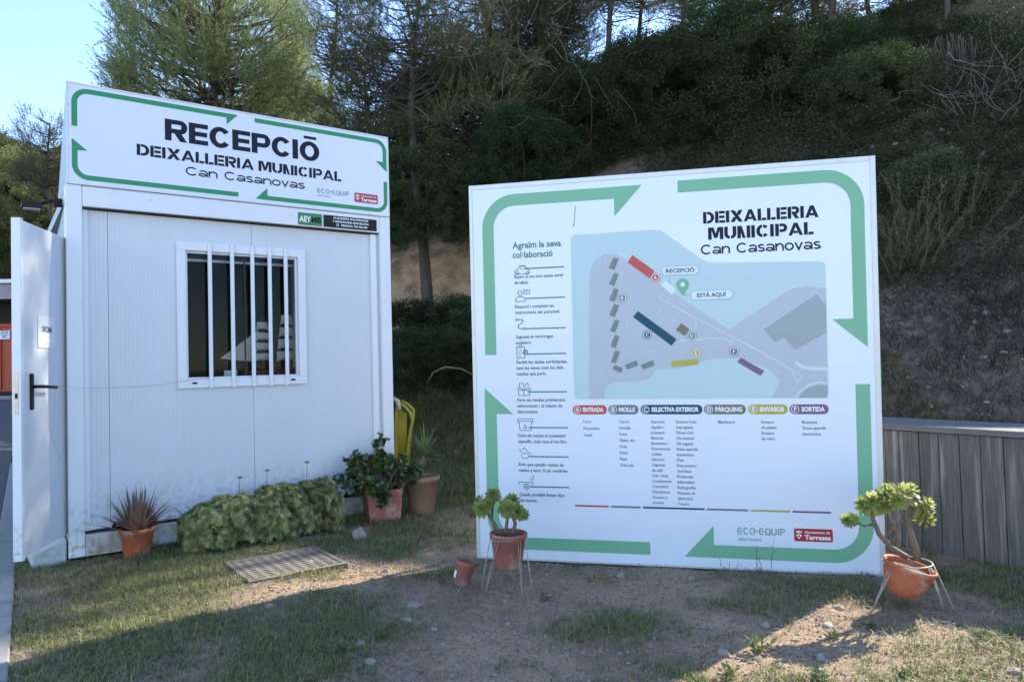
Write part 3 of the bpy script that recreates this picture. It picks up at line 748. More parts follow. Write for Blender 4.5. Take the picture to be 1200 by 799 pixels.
f = Flat(-.0074); heavy_line(f, 'DEIXALLERIA', .436, 1.255, 2.812, .081, True, .07); heavy_line(f, 'MUNICIPAL', 1.292, 1.975, 2.812, .081, True, .07); f.obj('stencil_lettering', MT['signbk'], sign)
for w_, a_, b_ in (('Can', .760, .985), ('Casanovas', 1.035, 1.662)):
    f = Flat(-.0074); geo(f, w_, a_, b_, 2.712, .062); f.obj('name_lettering', MT['signbk'], sign)

def eco(fl, u0, u1, z, h):
    """thin geometric capitals ECO-EQUIP with round E"""
    k = (u1-u0)/9.0; t = h*.13; x = u0
    def C_(x, bar): 
        fl.ring(x+.5*k, z+h/2, .5*k, h/2, t, t, 40, 320, 14)
        if bar: fl.line([(x+.25*k, z+h/2), (x+.95*k, z+h/2)], t)
    C_(x, 1); C_(x+1.15*k, 0); fl.ring(x+2.85*k, z+h/2, .52*k, h/2, t, t)
    fl.line([(x+3.5*k, z+h*.5), (x+3.9*k, z+h*.5)], t)
    C_(x+4.05*k, 1); fl.ring(x+5.75*k, z+h/2, .52*k, h/2, t, t); fl.line([(x+5.9*k, z+.2*h), (x+6.25*k, z-.08*h)], t)
    fl.line([(x+6.5*k, z+h), (x+6.5*k, z+.35*h)], t); fl.ring(x+6.9*k, z+.4*h, .4*k+t/2, .4*h, t, t, 180, 360); fl.line([(x+7.3*k, z+h), (x+7.3*k, z+.35*h)], t)
    fl.line([(x+7.75*k, z), (x+7.75*k, z+h)], t); fl.line([(x+8.15*k, z), (x+8.15*k, z+h)], t)
    fl.ring(x+8.5*k, z+.7*h, .45*k, .3*h, t, t, -90, 90); fl.line([(x+8.15*k, z+h-t/2), (x+8.5*k, z+h-t/2)], t); fl.line([(x+8.15*k, z+.4*h+t/2), (x+8.5*k, z+.4*h+t/2)], t)
def townlogo(parent, u0, u1, z0, z1, y):
    f = Flat(y); h = z1-z0; f.rrect(u0, u1, z0, z1, h*.12); b = f.obj('town_badge', MT['plog'], parent, label='red badge reading Ajuntament de Terrassa')
    f = Flat(y-.0016); w_ = u1-u0
    text(f, 'Ajuntament de', u0+.27*w_, z0+.64*h, h*.19, u0+.93*w_, off=.015); text(f, 'Terrassa', u0+.27*w_, z0+.17*h, h*.33, u0+.95*w_, off=.035)
    cx = u0+.13*w_
    f.poly([(cx-.22*h, z0+.48*h), (cx, z0+.18*h), (cx+.22*h, z0+.48*h), (cx, z0+.62*h)])
    f.poly([(cx-.17*h, z0+.66*h), (cx+.17*h, z0+.66*h), (cx+.23*h, z0+.85*h), (cx+.08*h, z0+.74*h), (cx, z0+.86*h), (cx-.08*h, z0+.74*h), (cx-.23*h, z0+.85*h)])
    f.obj('badge_lettering', MT['white'], b)
    f = Flat(y-.0028); f.disc(cx, z0+.43*h, .09*h, 10); f.obj('crest_mark', MT['plog'], b)
f = Flat(-.0074); eco(f, 1.762, 2.045, 2.693, .040); f.obj('logo_lettering', MT['headgr'], sign)
f = Flat(-.0074); text(f, 'terrassa', 1.768, 2.667, .016, 1.88, off=.0); f.obj('logo_lettering', MT['headgr'], sign)
townlogo(sign, 2.090, 2.305, 2.655, 2.735, -.0074)

# ------------------------------------------------------------------ information board
BR = Euler((.0202, .007, -.2291), 'ZXY')
ca, sa = math.cos(-.2291), math.sin(-.2291)
Mz = Matrix.Rotation(-.2291, 4, 'Z') @ Matrix.Rotation(.0202, 4, 'X') @ Matrix.Rotation(.007, 4, 'Y')
BOL = Vector((-.2698, 4.8924, -.034))
board = empty('information_board', label='large white square recycling centre map board with green arrows standing on the ground', cat='sign')
board.matrix_world = Matrix.Translation(BOL) @ Mz
BW, BH = 2.509, 2.491
MB().box(.012, BW-.012, 0, .012, .012, BH-.012).obj('board_panel', MT['boardw'], board)
# frame of four bars
MB().box(0, .022, -.005, .055, 0, BH).obj('frame_bar', MT['alu'], board, bevel=.002)
MB().box(BW-.030, BW, -.005, .055, 0, BH).obj('frame_bar', MT['alu'], board, bevel=.002)
MB().box(.0225, BW-.0305, -.004, .055, BH-.030, BH).obj('frame_bar', MT['alu'], board, bevel=.002)
MB().box(.0225, BW-.0305, -.004, .055, 0, .014).obj('frame_bar', MT['alu'], board, bevel=.002)
for u in (.35, 1.25, 2.15):
    MB().box(u-.03, u+.03, .013, .054, .06, BH-.06).obj('back_rail', MT['alu'], board)
for u in (.35, 2.15):
    MB().tube([(u, .06, 1.9), (u, .95, .02)], .02, 8).obj('brace', MT['alu'], board)
YB = -.0008
def BP(name, m, fn, dy=0, label=None):
    f = Flat(YB-dy); fn(f); return f.obj(name, MT[m], board, label=label)
bw_ = .078
def g1(f): arrow(f, [(.127, 1.356), (.127, 2.378), (.97, 2.378)], .077, [(.96, 2.4165), (1.143, 2.4165), (.966, 2.226), (.966, 2.336)], .22)
def g2(f): arrow(f, [(1.365, 2.389), (2.405, 2.389), (2.405, 1.53)], .076, [(2.443, 1.545), (2.443, 1.358), (2.248, 1.530), (2.367, 1.530)], .22)
def g3(f): arrow(f, [(1.142, .112), (.118, .112), (.118, .97)], .080, [(.078, .96), (.078, 1.137), (.270, .963), (.158, .963)], .22)
def g4(f): arrow(f, [(2.409, 1.139), (2.409, .110), (1.52, .110)], .080, [(1.532, .070), (1.354, .070), (1.532, .268), (1.532, .150)], .22)
for g_ in (g1, g2, g3, g4): BP('green_arrow', 'boardgr', g_)
BP('stencil_lettering', 'signbk', lambda f: (heavy_line(f, 'DEIXALLERIA', 1.515, 2.188, 2.146, .073, True, .07), heavy_line(f, 'MUNICIPAL', 1.543, 2.157, 2.044, .076, True, .07)))
for w_, a_, b_ in (('Can', 1.497, 1.672), ('Casanovas', 1.710, 2.197)): BP('name_lettering', 'signbk', lambda f: geo(f, w_, a_, b_, 1.955, .060))
BP('heading_lettering', 'headgr', lambda f: (text(f, 'Agraïm la seva', .291, 2.056, .040, .617, off=.03), text(f, 'col·laboració', .291, 1.993, .040, .560, off=.03)))
# instruction list
LB = .0205
items = [(1.920, ['Esperi el seu torn sense sortir', 'del vehicle.'], [.628, .395]),
         (1.723, ['Respecti i compleixi les', 'instruccions del personal.'], [.560, .600]),
         (1.524, ['Segueixi el recorregut', 'establert.'], [.550, .405]),
         (1.357, ['Faciliti les dades sol·licitades,', 'tant les seves com les dels', 'residus que porti.'], [.640, .612, .500]),
         (1.108, ['Porti els residus prèviament', 'seleccionats i el màxim de', 'desmuntats.'], [.620, .600, .440]),
         (.874, ['Deixi els residus al contenidor', 'específic, cada cosa al seu lloc.'], [.622, .625]),
         (.684, ['Eviti que quedin restes de', 'residus a terra. Si cal, reculli-les.'], [.600, .628]),
         (.486, ['Queda prohibit fumar dins', 'del recinte.'], [.600, .420])]
for zi, lines, ends in items:
    BP('rule_line', 'headgr', lambda f: f.line([(.372, zi), (.634, zi)], .009))
    def tx(f):
        for i, (s, e) in enumerate(zip(lines, ends)): text(f, s, .300, zi-.062-.0385*i, LB, e, off=.018, res=2)
    BP('instruction_lettering', 'ptext', tx)
LW = .0042
def icon(zi, fn): BP('icon_print', 'ptext', fn)
def ic_car(f, z=1.905):
    f.line([(.305, z-.02), (.305, z+.005), (.325, z+.012), (.338, z+.036), (.372, z+.036), (.388, z+.012), (.402, z+.002), (.402, z-.02)], LW)
    f.line([(.305, z-.02), (.402, z-.02)], LW); f.ring(.322, z-.014, .011, .011, LW, LW); f.ring(.386, z-.014, .011, .011, LW, LW)
    f.line([(.340, z+.012), (.345, z+.03), (.368, z+.03), (.375, z+.012), (.34, z+.012)], LW*.7)
def ic_person(f, z=1.735):
    f.ring(.335, z+.025, .016, .018, LW, LW); f.line([(.305, z-.03), (.308, z-.008), (.325, z+.002), (.348, z+.002), (.366, z-.008), (.369, z-.03), (.305, z-.03)], LW)
    f.line([(.358, z+.02), (.402, z+.02), (.402, z+.045), (.358, z+.045), (.358, z+.02)], LW*.8); f.line([(.364, z+.037), (.395, z+.037)], LW*.6); f.line([(.364, z+.029), (.388, z+.029)], LW*.6)
def ic_route(f, z=1.545):
    f.ring(.308, z+.04, .009, .009, LW, LW); f.line([(.316, z+.04), (.345, z+.04), (.352, z+.03), (.345, z+.018), (.322, z+.006), (.316, z-.006), (.325, z-.018), (.35, z-.02)], LW*1.3); f.ring(.36, z-.021, .010, .010, LW, LW)
def ic_clip(f, z=1.37):
    f.line([(.305, z-.04), (.305, z+.035), (.358, z+.035), (.358, z-.04), (.305, z-.04)], LW); f.line([(.322, z+.035), (.325, z+.045), (.338, z+.045), (.341, z+.035)], LW)
    for k in range(4): f.line([(.313, z+.02-.016*k), (.338, z+.02-.016*k)], LW*.7)
    f.ring(.362, z+.0, .017, .017, LW*1.3, LW*1.3); f.line([(.354, z), (.36, z-.006), (.37, z+.008)], LW)
def ic_box(f, z=1.12):
    f.line([(.310, z-.035), (.310, z), (.385, z), (.385, z-.035), (.310, z-.035)], LW); f.line([(.347, z-.035), (.347, z)], LW)
    f.line([(.300, z+.002), (.316, z+.018), (.347, z+.002), (.378, z+.018), (.396, z+.002)], LW); f.line([(.318, z+.02), (.318, z+.045), (.344, z+.045), (.344, z+.02)], LW); f.line([(.352, z+.02), (.368, z+.048), (.382, z+.03)], LW)
def ic_bin(f, z=.89):
    f.line([(.300, z+.042), (.402, z+.042), (.402, z+.02), (.392, z+.02), (.388, z-.035), (.314, z-.035), (.310, z+.02), (.300, z+.02), (.300, z+.042)], LW); f.line([(.31, z+.026), (.392, z+.026)], LW)
    f.line([(.338, z-.02), (.350, z+.004), (.362, z-.02), (.338, z-.02)], LW)
def ic_hand(f, z=.70):
    f.line([(.305, z+.032), (.325, z+.01)], LW); f.ring(.345, z-.012, .026, .020, LW, LW); f.line([(.325, z+.03), (.342, z+.04), (.356, z+.024), (.37, z+.012), (.388, z)], LW)
def ic_smoke(f, z=.49):
    f.line([(.300, z+.008), (.300, z+.024), (.392, z+.024), (.392, z+.008)], LW); f.ring(.350, z-.004, .020, .020, LW, LW); f.ring(.350, z-.004, .010, .010, LW, LW)
    f.line([(.375, z+.052), (.385, z+.04), (.396, z+.05), (.398, z+.066), (.39, z+.07)], LW)
for fn in (ic_car, ic_person, ic_route, ic_clip, ic_box, ic_bin, ic_hand, ic_smoke): BP('icon_print', 'ptext', fn)

# map of the site: coordinates read off the photograph in board metres
exec_pts = None
def px2b(px, py):
    """photograph pixel -> board (u, v): the print is laid out as surveyed on the panel's plane"""
    d = Vector(tuple(fwd+rgt*(px-600)/FPX+upv*(399.5-py)/FPX)); o = BOL; n = Mz.to_3x3() @ Vector((0, 1, 0))
    c = Vector((0, 0, CH)); t = (o-c).dot(n)/d.dot(n); p = c+d*t-o
    return (round(p.dot(Mz.to_3x3() @ Vector((1, 0, 0))), 4), round(p.dot(Mz.to_3x3() @ Vector((0, 0, 1))), 4))
PB = lambda *a: [px2b(x, y) for x, y in a]
mu0, mu1, mz0 = .680, 2.219, 1.058
def mapbg(f):
    f.poly([(mu0+.03, mz0), (mu1-.03, mz0), (mu1-.008, mz0+.008), (mu1, mz0+.03), (mu1, 1.850), (mu1-.008, 1.872), (mu1-.03, 1.880), (1.60, 1.900), (1.545, 1.905), (1.50, 1.925), (1.275, 2.105), (1.255, 2.120), (1.22, 2.128), (mu0+.03, 2.122), (mu0+.008, 2.114), (mu0, 2.09), (mu0, mz0+.03), (mu0+.008, mz0+.008)])
BP('map_background', 'map', mapbg)
G3 = .0012
def roads(f):
    f.poly(PB((692, 466), (690, 320), (697, 305), (708, 298), (724, 300), (735, 308), (852, 384), (868, 398), (905, 433), (902, 430), (912, 466), (870, 440), (846, 424), (838, 420), (820, 424), (800, 430), (768, 434), (766, 440), (755, 446), (720, 449), (711, 453), (708, 466))[:0] or [])
def road1(f): f.poly(PB((691, 467), (691, 320), (697, 306), (708, 298), (722, 298), (733, 304), (735, 308), (735, 432), (768, 426), (767, 437), (760, 444), (745, 447), (718, 448), (711, 453), (708, 460), (709, 467)))
def road2(f): f.poly(PB((735, 308), (852, 385), (856, 389), (858, 402), (870, 412), (868, 420), (846, 420), (838, 420), (820, 424), (800, 431), (768, 433), (735, 433)))
def road3(f): f.poly(PB((852, 385), (858, 384), (918, 344), (930, 338), (945, 335), (968, 338), (970, 466), (905, 466), (912, 452), (913, 446), (908, 438), (900, 432), (880, 424), (866, 418), (852, 408)))
BP('map_road', 'road', road1, G3); BP('map_road', 'road', road2, G3); BP('map_road', 'road', road3, G3)
G4 = .0024
def pline(pts, w=.005): return lambda f: f.line(PB(*pts), w)
BP('map_line', 'mapline', pline([(773, 350), (790, 359), (830, 381), (870, 401), (900, 417), (928, 434)], .007), G4)
BP('map_line', 'mapline', pline([(773, 350), (777, 344)], .006), G4)
BP('map_line', 'mapline', pline([(928, 434), (934, 448), (941, 441), (928, 434)], .006), G4)
BP('map_line', 'mapline', pline([(797, 399), (818, 398), (832, 396), (848, 397), (860, 401)], .007), G4)
BP('map_line', 'mapline', pline([(813, 374), (816, 380), (815, 387)], .005), G4)
BP('map_line', 'mapline', pline([(932, 425), (940, 430), (952, 432), (970, 432)], .022), G4)
BP('map_line', 'mapline', pline([(932, 466), (938, 458), (948, 451), (960, 448), (970, 449)], .012), G4)
BP('map_roundabout', 'mapdark', lambda f: f.poly(PB((936, 466), (941, 459), (950, 453), (960, 451), (969.5, 452), (969.5, 464), (967, 466))), G4)
BP('map_building', 'mapdark', lambda f: f.poly(PB((895, 386), (957, 345), (968, 358), (968, 390), (932, 410), (919, 395), (908, 401))), G4)
for pts in ([(728, 327), (728, 319), (734, 321)], [(757, 412), (768, 411)], [(832, 406), (842, 405)], [(840, 385), (848, 390)], [(794, 354), (804, 360)], [(895, 417), (904, 421)], [(906, 433), (915, 437)], [(735, 376), (735, 387)]):
    BP('map_arrow', 'mapline', pline(pts, .004), G4)
def parking(f):
    for k in range(5):
        x = 761+9*k*.9; y = 363+5.2*k
        f.line(PB((x, y), (x+7, y-5)), .004); f.line(PB((x+10, y-14+1*k), (x+16, y-19+1*k)), .003)
BP('parking_marks', 'mapline', parking, G4)
BP('map_outline', 'mapline', pline([(717, 300), (716, 420), (722, 432), (742, 430), (768, 424)], .0025), G4)
BP('map_outline', 'mapline', pline([(710, 301), (709, 424), (716, 440), (745, 441)], .0025), G4)
G5 = .0032
def quad(c, m, name='map_bin'): BP(name, m, lambda f: f.poly(PB(*c)), G5)
for c in ([(719, 302), (725, 303), (720, 316), (713.5, 314.5)], [(719.5, 320), (725, 321), (720, 335), (714, 333)], [(719.5, 338), (725, 339), (720.5, 353.5), (714, 351.5)], [(720, 356), (725.5, 358), (720.5, 371.5), (714, 369.5)],
          [(720.5, 374.5), (726, 376), (721, 389.5), (715, 387.5)], [(720.5, 392.5), (726, 394), (721.5, 408), (715.5, 406)], [(721, 410.5), (726.5, 412), (721.5, 426), (716, 424)], [(720, 427.5), (730, 431.5), (728, 437), (718, 432.5)],
          [(732.5, 427.5), (746, 422), (748, 428), (735, 433)], [(751, 427.5), (765, 422), (767, 427.5), (754, 433)]): quad(c, 'mapgrey')
quad([(741, 299), (767, 317.5), (761, 326), (735.5, 307.5)], 'pred', 'map_block')
quad([(747.5, 364.5), (793, 397.5), (787, 405), (742, 371.5)], 'pblue', 'map_block')
quad([(798.5, 378.5), (808, 386), (802, 393.5), (792, 386.5)], 'polive', 'map_block')
quad([(787, 423), (817.5, 420.5), (818, 427), (787, 429.5)], 'pyel', 'map_block')
quad([(868.5, 419), (895.5, 434.5), (891, 440), (864, 424)], 'ppur', 'map_block')
quad([(780, 329), (793, 339.5), (787.5, 345.5), (774, 334)], 'mapwhite', 'map_block')
def badge(px, py, m, ch):
    u, v = px2b(px, py)
    BP('badge_print', 'mapwhite', lambda f: f.disc(u, v, .028, 22), G5)
    BP('badge_print', m, lambda f: f.ring(u, v, .0295, .0295, .003, .003), G5+.0008)
    BP('badge_print', m, lambda f: f.disc(u, v, .0205, 20), G5+.0016)
    BP('badge_letter', 'white', lambda f: text(f, ch, 0, v-.0105, .021, center=u, off=.03), G5+.0026)
for a in ((768, 325.5, 'pred', 'A'), (729, 349, 'pgrey', 'B'), (758.5, 392.5, 'pblue', 'C'), (810.5, 393.5, 'polive', 'D'), (815.5, 413.5, 'pyel', 'E'), (860, 412, 'ppur', 'F')): badge(*a)
# labels on the map
u, v = px2b(797, 317)
BP('map_label', 'mapwhite', lambda f: f.rrect(u-.112, u+.112, v-.026, v+.026, .025), G5)
BP('map_label_outline', 'mapdark', lambda f: (f.line([(u-.088, v-.0265), (u+.088, v-.0265)], .002), f.line([(u-.088, v+.0265), (u+.088, v+.0265)], .002), f.ring(u-.087, v, .0275, .0275, .002, .002, 90, 270), f.ring(u+.087, v, .0275, .0275, .002, .002, -90, 90)), G5+.0008)
BP('map_lettering', 'ptext', lambda f: text(f, 'RECEPCIÓ', u-.088, v-.012, .024, u+.088, off=.02), G5+.0016)
BP('map_line', 'mapdark', pline([(784.5, 324), (784.5, 332)], .0025), G5)
u2, v2 = px2b(834, 345.5)
BP('map_label', 'mapwhite', lambda f: f.rrect(u2-.125, u2+.125, v2-.027, v2+.027, .026), G5)
BP('map_label_outline', 'mapdark', lambda f: (f.line([(u2-.10, v2-.0275), (u2+.10, v2-.0275)], .002), f.line([(u2-.10, v2+.0275), (u2+.10, v2+.0275)], .002), f.ring(u2-.099, v2, .0285, .0285, .002, .002, 90, 270), f.ring(u2+.099, v2, .0285, .0285, .002, .002, -90, 90)), G5+.0008)
BP('map_lettering', 'ptext', lambda f: text(f, 'ESTÀ AQUÍ', u2-.088, v2-.012, .024, u2+.085, off=.02), G5+.0016)
BP('map_line', 'mapdark', pline([(801, 346), (808, 346)], .0025), G5)
pu, pv = px2b(800, 333.5)
def pin(f):
    P = [(pu+.038*math.cos(R(a)), pv+.038*math.sin(R(a))) for a in range(-25, 206, 11)]; f.poly(P+[(pu, pv-.072)])
BP('map_pin', 'boardgr', pin, G5+.0008); BP('map_pin_hole', 'mapwhite', lambda f: f.disc(pu, pv, .015, 14), G5+.0020)

# legend
pills = [(.667, .889, 'A', 'ENTRADA', 'pred'), (.898, 1.089, 'B', 'MOLLS', 'pgrey'), (1.102, 1.483, 'C', 'SELECTIVA EXTERIOR', 'pblue'), (1.492, 1.742, 'D', 'PÀRQUING', 'polive'), (1.755, 1.985, 'E', 'ENVASOS', 'pyel'), (1.995, 2.217, 'F', 'SORTIDA', 'ppur')]
PZ = .9905
for u0, u1, ch, tx_, m in pills:
    BP('legend_pill', m, lambda f: f.rrect(u0, u1, PZ-.030, PZ+.030, .0295, 8))
    BP('legend_ring', 'white', lambda f: f.ring(u0+.032, PZ, .0235, .0235, .0035, .0035), .0012)
    BP('legend_letter', 'white', lambda f: text(f, ch, 0, PZ-.0125, .025, center=u0+.032, off=.03), .0012)
    BP('legend_lettering', 'white', lambda f: text(f, tx_, u0+.068, PZ-.0125, .026, u1-.022, off=.045), .0012)
    BP('legend_line', m, lambda f: f.line([(u0+.002, .370), (u1-.002, .370)], .0115))
cols = [(.735, ['Ferro', 'Pneumàtics', 'Tèxtil'], .043, .150),
        (.965, ['Cartró', 'Ferralla', 'Fusta', 'Plàstic dur', 'Poda', 'Resta', 'Runa', 'Vidre pla'], .0395, .115),
        (1.165, ['Aerosols', 'Agulles i', 'punxants', 'Bateries', 'Bombetes i', 'fluorescents', 'Cables', 'elèctrics', 'Càpsules', 'de cafè', 'Cds i dvds', 'Comburents', 'Cosmètics', 'Dissolvents', 'Envasos a', 'pressió'], .0340, .13),
        (1.320, ['Envasos buits', 'impregnats', "Filtres d'oli", 'Oli mineral', 'Oli vegetal', 'Petits aparells', 'electrònics', 'Piles', 'Pots pintura i', 'vernissos', 'Productes', 'informàtics', 'Radiografies', 'Reactius de', 'laboratori', 'Tòners'], .0343, .13),
        (1.575, ['Matalassos'], .04, .13),
        (1.830, ['Envasos', 'de plàstic', 'Envasos', 'de vidre'], .034, .10),
        (2.065, ['Butaques', 'Grans aparells', 'electrònics'], .036, .15)]
for u0, ls, st, _ in cols:
    def cl(f):
        for i, s in enumerate(ls): text(f, s, u0, .905-st*i, .0175, xs=.92, off=.012, res=2)
    BP('list_lettering', 'ptext', cl)
BP('logo_lettering', 'headgr', lambda f: eco(f, 1.673, 1.953, .222, .042)); BP('logo_lettering', 'headgr', lambda f: text(f, 'terrassa', 1.677, .183, .022, 1.815, off=0))
townlogo(board, 2.003, 2.222, .192, .270, YB)
# loose wire end hanging from a hole in the panel
MB().tube([(.716, -.004, 2.31), (.712, -.008, 2.25), (.705, -.006, 2.19)], .0012, 4).obj('thread', MT['black'], board)
f = Flat(-.0012); f.disc(.703, 2.186, .005, 10); f.obj('drill_hole', MT['black'], board)

# ------------------------------------------------------------------ timber retaining wall
wall = empty('timber_retaining_wall', (WO[0], WO[1], 0), (0, 0, math.atan2(WD[1], WD[0])), 'low wall of weathered grey vertical timber planks with a plank cap, right of the board', 'wall')
# local x along wall toward the right, local +y behind the wall
edges = [-2.6]
while edges[-1] < -.2: edges.append(edges[-1]+.125)
edges = [e for e in edges if e < -.15]+[-.129, .004, .131, .255, .377, .504, .632, .76, .885, 1.01, 1.14, 1.27, 1.40, 1.53, 1.66, 1.79]
pr = random.Random(3)
def plank_mat(i):
    t = .78+.5*pr.random(); w_ = pr.random()*.12
    return mat('plank_wood', (.17*t*(1+w_), .163*t, .152*t*(1-w_)), .85, (.035*t, .035*t, .036*t), 15+pr.random()*5, .8, bump=.9, bscale=34, stretch=(6, 6, .3), col3=(.24*t, .225*t, .205*t), scale3=2.5+pr.random()*2, th3=(.54, .7), bdist=.006)
pm = [plank_mat(i) for i in range(6)]
for i in range(len(edges)-1):
    a0, a1 = edges[i]+.0015, edges[i+1]-.0025
    dy = pr.random()*.006; h0 = .735+pr.random()*.003
    m = MB(); m.box(a0, a1, dy, .04+dy, -.08+.0*pr.random(), h0)
    o = m.obj('plank', pm[pr.randrange(6)], wall, bevel=.004)
    o.rotation_euler = (0, R(pr.uniform(-.12, .12)), 0)
MB().box(-2.6, 1.79, .055, .09, .0, .72).obj('backing_board', MT['dark'], wall)
for k, (y0, y1) in enumerate(((-.020, .155), (.162, .34), (.347, .52))):
    for j, (x0, x1) in enumerate(((-2.62, -.55), (-.545, 1.81))):
        m = MB(); m.box(x0, x1, y0, y1, .7405+.002*k, .776+.003*((k+j) % 2)); m.obj('cap_board', MT['woodcap'], wall, bevel=.004)

# ------------------------------------------------------------------ vegetation builders
def unit(a): return a/(np.linalg.norm(a, axis=-1, keepdims=True)+1e-9)

def tri_needles(P, Dr, L, w):
    """triangles: base at P, tip along Dr*L"""
    n = len(P); rnd = unit(rng.normal(size=(n, 3))); S = unit(np.cross(Dr, rnd))*np.asarray(w).reshape(-1, 1)/2
    L = np.asarray(L).reshape(-1, 1)
    V = np.empty((n, 3, 3)); V[:, 0] = P-S; V[:, 1] = P+S; V[:, 2] = P+Dr*L
    return V.reshape(-1, 3), np.arange(n*3).reshape(-1, 3)

def leaf_quads(P, Dr, L, w):
    """pointed leaves folded a little: one quad each"""
    n = len(P); rnd = unit(rng.normal(size=(n, 3))); S = unit(np.cross(Dr, rnd)); N = np.cross(Dr, S)
    L = np.asarray(L).reshape(-1, 1); w = np.asarray(w).reshape(-1, 1)
    V = np.empty((n, 4, 3)); V[:, 0] = P; V[:, 1] = P+Dr*L*.5+S*w/2; V[:, 2] = P+Dr*L+N*L*.1; V[:, 3] = P+Dr*L*.5-S*w/2
    return V.reshape(-1, 3), np.arange(n*4).reshape(-1, 4)

def pine(seed, H, base, rad, limbs, dense, lean=(0, 0), nl=.13, dome=.5):
    """returns (wood MB, needle V, needle T): trunk, limbs, branchlets, needle brushes"""
    r = np.random.default_rng(seed); wood = MB(); limbw = MB()
    zz = np.linspace(0, H*.97, 9); amp = H*.018
    tr = np.stack([lean[0]*zz/H+amp*np.sin(zz*1.1+seed), lean[1]*zz/H+amp*np.cos(zz*.9+seed*2), zz], 1); tr[0] = 0
    rr = .02*H*(1-zz/H)**.8*.8+.015
    wood.tube(tr, list(rr), 9)
    tp = []; td = []
    for i in range(limbs):
        f = (i+r.random())/limbs; z = base+(H*.97-base)*f
        c = np.array([np.interp(z, zz, tr[:, k]) for k in range(3)])
        prof = (math.sin(math.pi*min(1, (f*.80+.22)))**.7)*(1-.25*dome*f)
        L = rad*max(.22, prof)*(.7+.5*r.random()); a = i*2.4+r.random()*1.2
        el = R(-5+55*f+12*r.normal()); n = 7
        P = [c]; d = np.array([math.cos(a)*math.cos(el), math.sin(a)*math.cos(el), math.sin(el)])
        for k in range(n):
            d = unit(d+r.normal(size=3)*.16+np.array([0, 0, .07])); P.append(P[-1]+d*L/n)
        P = np.array(P); lr = .012+.016*L/rad
        limbw.tube(P, list(np.linspace(lr, .005, n+1)), 5, False)
        nb = int(L*dense)
        for b in range(nb):
            t = .22+.78*(b+r.random())/nb; q = t*n; k = min(int(q), n-1); p0 = P[k]+(P[k+1]-P[k])*(q-k)
            ld = unit(P[k+1]-P[k]); sd_ = unit(np.cross(ld, [0, 0, 1.])+r.normal(size=3)*.25)*(1 if b % 2 else -1)
            bd = unit(ld*.55+sd_*.85+np.array([0, 0, .35])+r.normal(size=3)*.2)
            bl = (.20+.34*r.random())*rad*.36*(1.15-t*.4); m = 4
            Q = [p0]
            for j in range(m): bd = unit(bd+r.normal(size=3)*.15+np.array([0, 0, .13])); Q.append(Q[-1]+bd*bl/m)
            Q = np.array(Q)
            if b % 2 == 0: limbw.tube(Q[[0, 2, 4]], [.006, .004, .002], 3, False)
            nt = max(3, int(bl/.055))
            for j in range(nt):
                s = .25+.75*(j+.5)/nt; q2 = s*m; kk = min(int(q2), m-1)
                pp_ = Q[kk]+(Q[kk+1]-Q[kk])*(q2-kk); dd = unit(Q[kk+1]-Q[kk])
                off = r.normal(size=3)*.045; tp.append(pp_+off*(1-.3*s)); td.append(unit(dd+r.normal(size=3)*.38+np.array([0, 0, .2])))
    tp = np.array(tp); td = np.array(td); k = 12
    P = np.repeat(tp, k, 0); Dd = np.repeat(td, k, 0)
    along = rng.random((len(P), 1))*.10-.03
    P = P+Dd*along; Nn = unit(Dd*.9+unit(rng.normal(size=P.shape))*.75)
    V, T = tri_needles(P, Nn, nl*(.7+.6*rng.random(len(P))), .0085+.004*rng.random(len(P)))
    return wood, limbw, V, T

def bush(seed, n, clumps, leaf, flat=.95, spread=.17, inner=.45):
    r = np.random.default_rng(seed)
    u = unit(r.normal(size=(clumps, 3))); u[:, 2] = np.where(u[:, 2] < -.75, -u[:, 2], u[:, 2])
    rad = inner+(1-inner)*r.random(clumps)**.45
    lump = 1+.22*np.sin(u[:, 0]*4+seed)*np.cos(u[:, 1]*3+seed*2)
    c = u*(rad*lump)[:, None]*np.array([1, 1, flat])
    idx = r.integers(0, clumps, n); sz = spread*(.6+.8*r.random(clumps))
    off = r.normal(size=(n, 3)); off = unit(off)*(r.random((n, 1))**.5)
    P = c[idx]+off*sz[idx][:, None]*np.array([1, 1, .75])
    Dr = unit(off*.7+unit(c[idx])*.5+r.normal(size=(n, 3))*.6)
    V, T = leaf_quads(P, Dr, leaf*(.7+.6*r.random(n)), leaf*.55*(.7+.6*r.random(n)))
    return V, T

